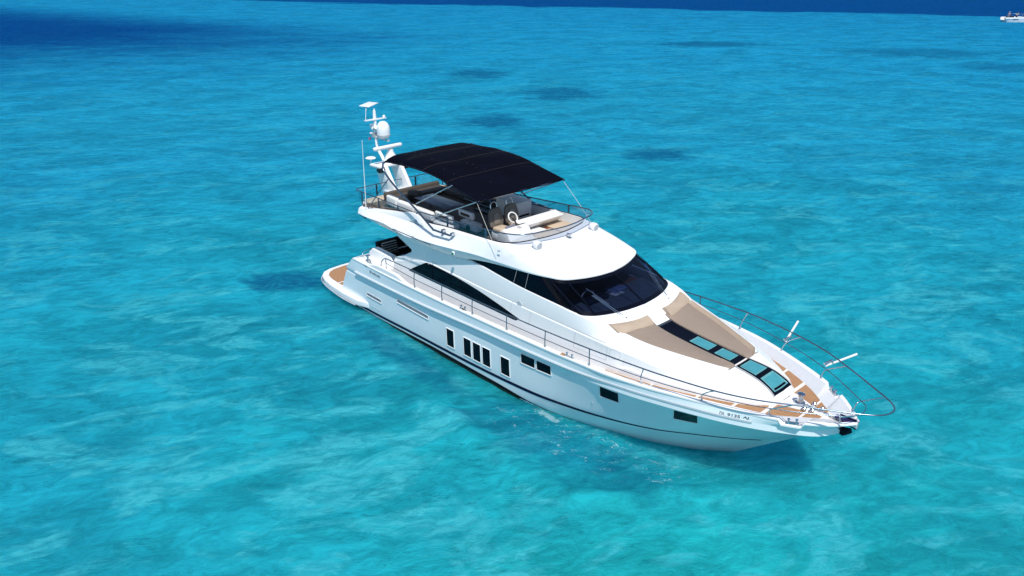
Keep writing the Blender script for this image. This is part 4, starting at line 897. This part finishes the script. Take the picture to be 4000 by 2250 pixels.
# ------------------------------------------------------------------ radar arch, mast, antennas
for s in (-1, 1):
    pts = [(1.74, 3.9), (1.30, 4.92), (1.32, 5.04), (1.95, 5.06), (2.36, 4.5), (2.68, 4.05), (2.70, 3.9)]
    prism('arch_leg', pts, s * .27, s * .41, M_white, Y, 'y', .03, 3)
lg = box('arch_beam', (1.62, 0, 4.99), (.68, 1.30, .13), M_white, Y, RY(-3), .05, 3)
box('arch_foot', (2.3, 0, 4.06), (.9, 1.0, .10), M_white, Y, None, .03)
tube('mast', [(1.38, 0, 5.0), (1.18, 0, 5.22), (.96, 0, 5.45), (.88, 0, 5.7), (.86, 0, 6.1), (.86, 0, 6.55), (.86, 0, 6.90)], [.07, .065, .06, .06, .065, .07, .055], M_white, Y, 12, 3)
multi('mast_crosstree', [boxVF((.9, 0, 6.58), (.10, .95, .035)), latheVF([(0, 0), (.05, 0), (.06, .04), (.04, .09), (0, .10)], (.9, .4, 6.6), 12), latheVF([(0, 0), (.03, 0), (.03, .07), (0, .08)], (.86, 0, 6.9), 10)], M_white, Y)
tube('panel_pole', [(.88, -.42, 6.58), (.66, -.22, 7.03)], .022, M_tube, Y)
box('flat_panel_antenna', (.40, .08, 7.06), (.40, .90, .035), M_white, Y, RZ(33) @ RY(3), .008)
for z in (5.98,): box('dome_shelf', (1.08, .12, 5.90), (.5, .35, .05), M_white, Y, None, .01)
dm = lathe('satellite_dome', [(0, 0), (.20, .0), (.24, .05), (.25, .12), (.255, .30), (.24, .42), (.19, .53), (.11, .60), (0, .625)], (1.22, .12, 5.92), M_white, Y, 28)
lathe('dome_band', [(.245, 0), (.262, .0), (.262, .05), (.245, .05)], (1.22, .12, 5.99), M_grille, dm, 28)
lathe('scanner_base', [(0, 0), (.26, 0), (.26, .12), (.20, .28), (.12, .40), (.10, .52), (0, .52)], (1.72, 0.05, 5.06), M_white, Y, 24)
V, F = boxVF((1.78, -.10, 5.68), (.16, 1.32, .14), RZ(4)); rb = bevel(link_mesh('radar_scanner', V, F, M_white, Y), .055, 3)
lathe('gps_antenna', [(0, 0), (.02, 0), (.02, .14), (.19, .15), (.20, .17), (.14, .21), (0, .23)], (1.18, -.50, 5.04), M_white, Y, 20)
lathe('search_light', [(0, 0), (.11, 0), (.13, .06), (.13, .22), (.10, .28), (0, .30)], (1.70, -.50, 4.83), M_black, Y, 18, RY(70))
lathe('search_light', [(0, 0), (.11, 0), (.13, .06), (.13, .22), (.10, .28), (0, .30)], (1.85, .55, 4.86), M_black, Y, 18, RY(70))
multi('mast_horn', [latheVF([(0, 0), (.03, 0), (.035, .15), (.08, .28), (0, .29)], (.80, -.10, 6.18), 12, RY(60)), boxVF((.76, -.08, 6.3), (.12, .1, .16)), boxVF((.76, -.12, 6.05), (.08, .12, .05))], M_white, Y)
multi('mast_bracket', [boxVF((.86, -.02, 5.98), (.16, .2, .16)), tubeVF([(.9, 0, 5.85), (1.3, .2, 5.80)], .02, 6), latheVF([(0, 0), (.05, 0), (.05, .06), (0, .06)], (1.4, .2, 5.78), 10)], M_grille, Y)
box('small_flag', (.68, -.16, 5.83), (.02, .18, .09), M_pink, Y, RZ(30), 0)
bx_ = (0,)

# ------------------------------------------------------------------ flybridge furniture
# U sofa round the table
def sofa(name, c, s_, m=M_brown, rot=None, bev=.05): return box(name, c, s_, m, Y, rot, bev, 3)
s1 = sofa('aft_sofa', (3.30, .1, 4.12), (.62, 2.4, .22)); box('sofa_back', (2.96, .1, 4.22), (.2, 2.5, .26), M_brown, s1, RY(-8), .06, 3)
s2 = sofa('port_sofa', (4.9, 1.32, 4.12), (2.9, .55, .22)); box('sofa_back', (4.8, 1.62, 4.27), (3.3, .16, .34), M_brown, s2, RX(6), .06, 3)
s3 = sofa('starboard_sofa', (5.2, -1.15, 4.12), (2.3, .5, .22), M_cush)
for a, b in ((4.36, 5.35), (5.37, 6.36)): box('sofa_back', ((a + b) / 2, -1.50, 4.31), (b - a, .20, .33), M_vinyl, s3, None, .07, 4)
box('corner_back', (3.98, -1.46, 4.32), (.66, .22, .36), M_vinyl, Y, RZ(-4), .06, 4); box('corner_cushion', (4.12, -1.25, 4.36), (.36, .22, .22), M_cush, Y, None, .06, 3)
for x in (4.6, 5.4, 6.2, 6.9): tube('backrest_leg', [(x, -1.55, 4.04), (x, -1.55, 4.2)], .015, M_steel, Y)
box('bolster', (3.75, -.35, 4.33), (.55, .30, .24), M_brown, Y, RZ(20), .1, 4)
tb = box('dining_table', (5.1, -.28, 4.33), (1.85, .82, .035), M_grey, Y, None, .02); box('table_inlay', (5.1, -.28, 4.352), (1.6, .16, .006), mat('inlay_grey', (.24, .25, .32), .4, noise_amt=.1), tb, None, 0)
for x in (4.6, 5.6): tube('table_leg', [(x, -.28, 4.03), (x, -.28, 4.32)], .04, M_steel, tb)
# twin flip backrests facing the stern
for (x0, x1, y, zc) in ((6.48, 7.38, -1.48, 4.46), (6.93, 7.68, -.86, 4.50)):
    b_ = box('flip_backrest', ((x0 + x1) / 2, y, zc), (x1 - x0, .12, .24), M_vinyl, Y, RX(6), .05, 4); box('grille_inset', ((x0 + x1) / 2, y - .062, zc), ((x1 - x0) * .62, .012, .10), M_brown, b_, RX(6), .004)
    for x in (x0 + .2, x1 - .2): tube('backrest_post', [(x, y, zc - .12), (x, y, zc - .28)], .014, M_steel, b_)
ls = box('lounge_seat', (6.9, -1.40, 4.16), (.9, .44, .20), M_vinyl, Y, None, .05, 3)
bp_ = box('seat_pod', (7.5, -.82, 4.15), (.85, .30, .28), M_vinyl, Y, None, .06, 3); lathe('pod_speaker', [(0, 0), (.10, 0), (.10, .02), (0, .02)], (7.52, -.98, 4.12), M_black, bp_, 18, RX(90))
box('storage_block', (7.25, -1.52, 4.07), (.30, .24, .10), M_vinyl, Y, RZ(6), .02)
# wet bar on the port side
wb = box('wet_bar', (7.36, 1.22, 4.30), (1.05, .72, .54), M_inner, Y, None, .03); box('bar_lid', (7.36, 1.22, 4.60), (1.09, .76, .09), M_vinyl, wb, None, .04, 3)
box('bar_slot', (7.89, 1.2, 4.16), (.012, .52, .06), M_gasket, wb, None, 0)
# companionway rails and screens
multi('companion_rail', [tubeVF([(5.45, .55, 4.05), (5.45, .55, 4.62), (6.9, .55, 4.60), (7.0, .55, 4.05)], .014, 6), tubeVF([(5.45, .55, 4.35), (6.95, .55, 4.33)], .010, 6), tubeVF([(5.2, .6, 4.4), (5.45, .55, 4.62)], .014, 6)], M_tube, Y, 50)
box('stairwell_screen', (6.3, 1.0, 4.25), (1.2, .02, .42), M_clear, Y, None, 0)
box('stairwell_hatch', (6.6, .9, 4.05), (1.3, .6, .05), M_black, Y, None, .01)
# helm seats
for (x, y) in ((8.74, -.70), (8.74, -.02)):
    hs = box('helm_seat', (x + .12, y, 4.34), (.44, .44, .18), M_cush, Y, RY(-4), .06, 4)
    prof = [(-.26, 0), (-.30, .20), (-.25, .50), (-.16, .60), (.16, .60), (.25, .50), (.30, .20), (.26, 0)]
    V, F = prismVF(prof, -.05, .05, 'x'); R_ = RY(-12); V = [tuple(R_ @ Vector(v) + Vector((x - .12, y, 4.38))) for v in V]
    bk = bevel(link_mesh('seat_back', V, F, M_seat, hs), .03, 3)
    V, F = prismVF([(-.12, .08), (-.13, .36), (-.08, .44), (.08, .44), (.13, .36), (.12, .08)], .052, .07, 'x'); V = [tuple(R_ @ Vector(v) + Vector((x - .12, y, 4.38))) for v in V]
    bevel(link_mesh('back_panel', V, F, M_seat2, hs), .008, 2)
    tube('grab_hoop', [tuple(R_ @ Vector(q_) + Vector((x - .14, y, 4.38))) for q_ in ((0, -.13, .48), (0, -.13, .68), (0, -.08, .76), (0, 0, .79), (0, .08, .76), (0, .13, .68), (0, .13, .48))], .016, M_steel, hs, 8, 4)
    box('seat_plinth', (x + .05, y, 4.13), (.42, .42, .24), M_vinyl, hs, None, .04)
# helm console and fairing across the bridge
cs_ = prism('helm_console', [(9.05, 4.03), (9.12, 4.38), (9.30, 4.52), (9.52, 4.47), (9.75, 4.15), (9.78, 4.03)], -1.10, -.12, M_vinyl, Y, 'y', .02)
box('console_display', (9.22, -.60, 4.47), (.02, .5, .16), M_grey, cs_, RY(-38), 0)
box('switch_panel', (9.42, -.47, 4.505), (.12, .12, .01), M_grille, cs_, RY(12), 0)
prism('wind_fairing', [(9.10, 4.53), (9.24, 4.575), (9.50, 4.555), (9.51, 4.505), (9.16, 4.19), (9.04, 4.19)], -.12, 1.45, M_vinyl, Y, 'y', .015)
box('fairing_lid', (9.20, .55, 4.575), (.22, 1.85, .02), M_vinyl, Y, RY(8), .004)
V, F = tubeVF([Vector((9.05, -.40, 4.72)) + RY(-35) @ Vector((.0, .17 * math.cos(a), .17 * math.sin(a))) for a in fr(0, 2 * math.pi, 28)], .022, 8)
sw_ = link_mesh('steering_wheel', V, F, M_vinyl, Y)
multi('wheel_spokes', [tubeVF([Vector((9.08, -.40, 4.71)), Vector((9.05, -.40, 4.72)) + RY(-35) @ Vector((0, .17 * math.cos(a), .17 * math.sin(a)))], .012, 6) for a in (0.5, 2.6, 4.7)] + [latheVF([(0, 0), (.05, 0), (.04, .05), (0, .05)], (9.07, -.40, 4.69), 12, RY(-35)), tubeVF([(9.09, -.40, 4.70), (9.22, -.40, 4.5)], .03, 8)], M_black, sw_)
# forward well: raised seat base with cushions, step block
prism('forward_seat_base', [(9.02, -.10), (9.9, -.10), (10.15, .0), (10.40, .5), (10.36, 1.2), (10.2, 1.5), (9.9, 1.70), (9.02, 1.74)], 4.03, 4.17, M_inner, Y, bev=.01)
prism('forward_cushion', [(9.04, -.08), (9.9, -.08), (10.14, .05), (10.34, .5), (10.30, .82), (9.04, .82)], 4.172, 4.20, M_cush, Y, bev=.012)
prism('forward_cushion', [(9.04, .84), (10.30, .84), (10.28, 1.2), (10.12, 1.45), (9.85, 1.62), (9.04, 1.66)], 4.172, 4.235, M_ribbed, Y, bev=.02)
prism('step_block', [(9.28, -.06), (9.66, -.06), (9.66, .50), (9.30, .46)], 4.20, 4.285, M_vinyl, Y, bev=.015)
box('recess_slot', (9.44, .74, 4.205), (.14, .36, .012), M_wood, Y, None, 0)

# brow fittings: two loudhailers and a searchlight
for s in (-1, 1):
    zz = fz_(10.95, s * 1.25); hl = lathe('deck_loudspeaker', [(0, 0), (.06, .005), (.10, .05), (.125, .14), (.13, .24), (.115, .27), (0, .275)], (10.84, s * 1.25, zz + .13), M_white, Y, 22, RY(98))
    lathe('speaker_grille', [(0, 0), (.10, 0), (.10, .006), (0, .012)], (11.115, s * 1.25, zz + .092), M_grille, hl, 20, RY(98)); box('speaker_foot', (10.98, s * 1.25, zz + .01), (.12, .05, .06), M_white, hl, None, .01)
multi('brow_spotlight', [boxVF((10.98, .12, fz_(10.98, .12) + .05), (.12, .05, .14)), boxVF((11.04, .10, fz_(11.04, .1) + .10), (.06, .12, .07)), boxVF((11.02, .1, fz_(11.02, .1) + .01), (.18, .12, .02))], M_steel, Y)

# ------------------------------------------------------------------ swim platform
out = [(-.62, 0), (-.62, -1.2), (-.56, -1.75), (-.42, -2.08), (-.12, -2.34), (.35, -2.50), (1.0, -2.60), (2.0, -2.66), (2.9, -2.62), (3.42, -2.46), (3.42, -2.40), (1.3, -2.25), (1.3, 0)]
outf = out[:-1] + [(1.3, 2.25)] + [(x, -y) for x, y in reversed(out[1:-2])]
pf = prism('swim_platform', outf, .24, .47, M_white, Y, bev=.06, seg=4)
tk = [(-.42, 0), (-.42, -1.2), (-.36, -1.66), (-.22, -1.92), (.05, -2.16), (.5, -2.30), (1.0, -2.34), (1.0, -1.2), (1.35, -1.2), (1.35, 0)]
def tpoly(pts, nm='teak_inlay'): V = [(x, y, .476) for x, y in pts]; return link_mesh(nm, V, [tuple(range(len(V)))], M_teak, pf, 0)
for s in (-1, 1):
    tpoly([(-.42, s * .03), (-.42, s * 1.2), (-.36, s * 1.66), (-.22, s * 1.92), (.05, s * 2.14), (.45, s * 2.24), (.98, s * 2.28), (.98, s * 1.35), (.40, s * 1.35), (.40, s * .03)])
    tpoly([(.45, s * .03), (.45, s * 1.3), (1.0, s * 1.3), (1.6, s * 1.3), (1.6, s * .03)]); tpoly([(1.05, s * 1.42), (1.05, s * 2.28), (1.38, s * 2.28), (1.38, s * 1.42)])
    tube('platform_rubber', [(-.66, s * 1.2, .30), (-.6, s * 1.75, .30), (-.46, s * 2.1, .30), (-.14, s * 2.37, .30), (.35, s * 2.53, .29), (1.0, s * 2.63, .27), (2.0, s * 2.69, .25), (2.8, s * 2.65, .24)], .02, M_rub, pf, 8, 3)
    box('platform_light', (0.0, s * 2.44, .36), (.22, .04, .08), M_grille, pf, RZ(s * 28), .01)
tube('transom_grab_rail', [(2.62, -2.1, 2.05), (2.60, -1.95, 2.16), (2.66, -1.6, 2.22), (2.75, -1.4, 2.15)], .015, M_tube, Y)

# ------------------------------------------------------------------ lettering
def text_on(txt, fn_y, x0, x1, z_base, slope, height, parent, name, m=M_text, off=.006, bold=0.0, shear=0.0):
    cu_ = bpy.data.curves.new('t', 'FONT'); cu_.body = txt; cu_.offset = bold; cu_.shear = shear
    o = bpy.data.objects.new('t', cu_); C.objects.link(o); dg = bpy.context.evaluated_depsgraph_get(); me = bpy.data.meshes.new_from_object(o.evaluated_get(dg))
    bpy.data.objects.remove(o)
    xs = [v.co.x for v in me.vertices]; mn, mxx = min(xs), max(xs); ys = [v.co.y for v in me.vertices]; hh = max(ys) - min(ys); ym = min(ys)
    for v in me.vertices:
        u = (v.co.x - mn) / (mxx - mn); x = lerp(x0, x1, u); z = z_base + slope * (x - x0) + (v.co.y - ym) / hh * height
        v.co = (x, fn_y(x, z) - off, z)
    me.materials.append(m); me.name = name; o = bpy.data.objects.new(name, me); C.objects.link(o); o.parent = parent; return o
for w_, a_, b_ in (('DL', 17.86, 17.98), ('9135', 18.03, 18.30), ('AJ', 18.36, 18.48)):
    text_on(w_, hy, a_, b_, 2.205 + .02 * (a_ - 17.86), .02, .080, hull, 'registration_lettering', bold=.012)
text_on('FAIRLINE', hy, 3.88, 4.42, 1.80, -.02, .085, hull, 'stern_lettering', bold=.015)
V = [(3.76, 1.90), (3.83, 1.90), (3.83, 1.83), (3.795, 1.78), (3.76, 1.83)]; link_mesh('stern_emblem', [(x, hy(x, z) - .006, z) for x, z in V], [(0, 1, 2, 3, 4)], M_text, hull, 0)
text_on('SQUADRON', fy_, 5.72, 6.48, 4.115, .0, .045, fly, 'wing_lettering', bold=.01)
e_ = [(6.0, 4.18), (6.11, 4.18), (6.11, 4.25), (6.0, 4.25)]
multi('wing_emblem', [tubeVF([(a[0], fy_(*a) - .004, a[1]), (b[0], fy_(*b) - .004, b[1])], .007, 5) for a, b in zip(e_, e_[1:] + e_[:1])] + [tubeVF([(6.03, fy_(6.03, 4.215) - .004, 4.215), (6.08, fy_(6.08, 4.215) - .004, 4.215)], .007, 5)], M_text, fly)

# ------------------------------------------------------------------ distant boat with people
D = empty('excursion_boat', (-30.2, 184.2, 0), math.radians(44)); tag(D, 'small open white boat with people aboard far off in front of the dark water', 'boat')
rows = []
for x, hw, zt in ((0, 1.1, .95), (.4, 1.25, 1.0), (3, 1.35, 1.05), (6, 1.3, 1.15), (8, .9, 1.3), (9.3, .05, 1.5)):
    xo = .45 if x == 0 else 0
    rows.append([Vector((x + xo, -hw * .8, -.2)), Vector((x + xo * .6, -hw * .95, .3)), Vector((x, -hw, zt - .35)), Vector((x, -hw - .05, zt - .3)), Vector((x, -hw - .02, zt)), Vector((x, -hw + .15, zt)), Vector((x, -hw + .16, .45)),
                 Vector((x, hw - .16, .45)), Vector((x, hw - .15, zt)), Vector((x, hw + .02, zt)), Vector((x, hw + .05, zt - .3)), Vector((x, hw, zt - .35)), Vector((x + xo * .6, hw * .95, .3)), Vector((x + xo, hw * .8, -.2))])
V, F = loft(rows, cap0=True); link_mesh('boat_hull', V, F, M_white, D, 30)
ribb = [(x, -1.26 - .0 * x, .12) for x in (.3, 6)]; box('hull_lettering', (2.1, -1.345, .62), (1.2, .01, .12), M_text, D, None, 0)
box('boat_console', (5.4, 0, 1.2), (.9, .9, 1.3), M_white, D, None, .08); tube('t_top_post', [(5.0, -.5, .6), (5.15, -.5, 2.6)], .04, M_white, D); tube('t_top_post', [(5.0, .5, .6), (5.15, .5, 2.6)], .04, M_white, D)
box('t_top', (5.7, 0, 2.6), (1.9, 1.7, .08), M_white, D, None, .03)
tube('boat_rail', [(.35, -1.15, 1.0), (.55, -1.2, 1.8), (2.4, -1.25, 1.75), (4.6, -1.25, 1.75)], .03, M_steel, D); tube('rail_post', [(3.3, -1.25, 1.05), (3.3, -1.25, 1.75)], .03, M_steel, D)
box('boat_bench', (1.55, .2, 1.05), (1.2, 1.2, .5), M_black, D, None, .08); box('cooler_box', (3.2, -.5, .85), (.8, .6, .5), mat('teal_cooler', (.05, .25, .22), .5, noise_amt=.1), D, None, .04)
Rd = Matrix.Rotation(math.radians(44), 3, 'Z')
def person(x, y, zf, pose, skin, shirt, pants, hairc, label, rz=0):
    loc = Vector((-30.2, 184.2, 0)) + Rd @ Vector((x, y, zf)); P = empty('person', loc, math.radians(44 + rz)); tag(P, label, 'person')
    J = {'pel': (0, 0, .9), 'ab': (0, 0, 1.08), 'ch': (0, .02, 1.32), 'nk': (0, .02, 1.47), 'hd': (0, .03, 1.58), 'tp': (0, .03, 1.70),
         'sl': (-.18, 0, 1.40), 'el': (-.25, .04, 1.14), 'hl': (-.24, .16, .93), 'sr': (.18, 0, 1.40), 'er': (.25, .04, 1.14), 'hr': (.24, .16, .93),
         'kl': (-.10, .03, .48), 'fl': (-.11, 0, .07), 'tl': (-.11, .14, .04), 'kr': (.10, .03, .48), 'fr': (.11, 0, .07), 'tr': (.11, .14, .04), 'ul': (-.09, 0, .86), 'ur': (.09, 0, .86)}
    if pose == 'sit':
        for k in J: J[k] = (J[k][0], J[k][1], J[k][2] - .38)
        J.update(kl=(-.12, .42, .50), kr=(.12, .42, .50), fl=(-.12, .40, .07), fr=(.12, .40, .07), tl=(-.12, .54, .04), tr=(.12, .54, .04), hl=(-.12, .34, .60), hr=(.12, .34, .60), el=(-.24, .12, .74), er=(.24, .12, .74))
    if pose == 'lean':
        J.update(ch=(0, .16, 1.28), nk=(0, .24, 1.40), hd=(0, .30, 1.50), tp=(0, .34, 1.61), sl=(-.18, .18, 1.35), sr=(.18, .18, 1.35), el=(-.24, .34, 1.12), er=(.24, .34, 1.12), hl=(-.18, .52, 1.05), hr=(.18, .52, 1.05))
    R = dict(pel=.15, ab=.13, ch=.16, nk=.06, hd=.10, tp=.07, sl=.07, el=.045, hl=.035, sr=.07, er=.045, hr=.035, kl=.065, fl=.045, tl=.035, kr=.065, fr=.045, tr=.035, ul=.095, ur=.095)
    Ed = [('pel', 'ab'), ('ab', 'ch'), ('ch', 'nk'), ('nk', 'hd'), ('hd', 'tp'), ('ch', 'sl'), ('sl', 'el'), ('el', 'hl'), ('ch', 'sr'), ('sr', 'er'), ('er', 'hr'), ('pel', 'ul'), ('ul', 'kl'), ('kl', 'fl'), ('fl', 'tl'), ('pel', 'ur'), ('ur', 'kr'), ('kr', 'fr'), ('fr', 'tr')]
    def skinned(name, keys, mt, grow=1.0, sub=1):
        ks_ = list(keys); me = bpy.data.meshes.new(name); me.from_pydata([J[k] for k in ks_], [(ks_.index(a), ks_.index(b)) for a, b in Ed if a in ks_ and b in ks_], [])
        me.materials.append(mt); o = bpy.data.objects.new(name, me); C.objects.link(o); o.parent = P; o.modifiers.new('s', 'SKIN'); o.modifiers.new('d', 'SUBSURF').levels = sub; o.modifiers['d'].render_levels = sub
        if not me.skin_vertices: 
            bm = bmesh.new(); bm.from_mesh(me); bm.verts.layers.skin.verify(); bm.to_mesh(me); bm.free()
        for i, k in enumerate(ks_): me.skin_vertices[0].data[i].radius = (R[k] * grow, R[k] * grow)
        me.skin_vertices[0].data[0].use_root = True; return o
    skinned('body', J.keys(), skin)
    skinned('shirt', ['pel', 'ab', 'ch', 'sl', 'sr', 'el', 'er'], shirt, 1.18); skinned('shorts', ['pel', 'ul', 'ur', 'kl', 'kr'], pants, 1.16)
    h = Vector(J['tp']); lathe('hair', [(0, -.06), (.10, -.05), (.115, .0), (.09, .06), (.04, .09), (0, .095)], h + Vector((0, -.03, -.02)), hairc, P, 12)
sk1 = mat('skin', (.42, .24, .16), .5, noise_amt=.05)
person(.75, -.7, .46, 'stand', sk1, mat('pink_cloth', (.55, .34, .42), .8, noise_amt=.05), mat('grey_cloth', (.25, .25, .28), .8, noise_amt=.05), mat('pale_hat', (.5, .45, .42), .8, noise_amt=.05), 'person in pale pink top standing at the left end of the distant boat', -60)
person(2.45, -.6, .46, 'lean', sk1, M_vinyl, mat('dark_cloth', (.03, .03, .05), .8, noise_amt=.05), M_black, 'person in white shirt leaning by the rail of the distant boat', 180)
person(4.35, -.5, .46, 'lean', sk1, mat('navy_cloth', (.02, .02, .05), .8, noise_amt=.05), mat('blue_cloth', (.08, .09, .16), .8, noise_amt=.05), M_black, 'person in dark clothes beside the console of the distant boat', 100)
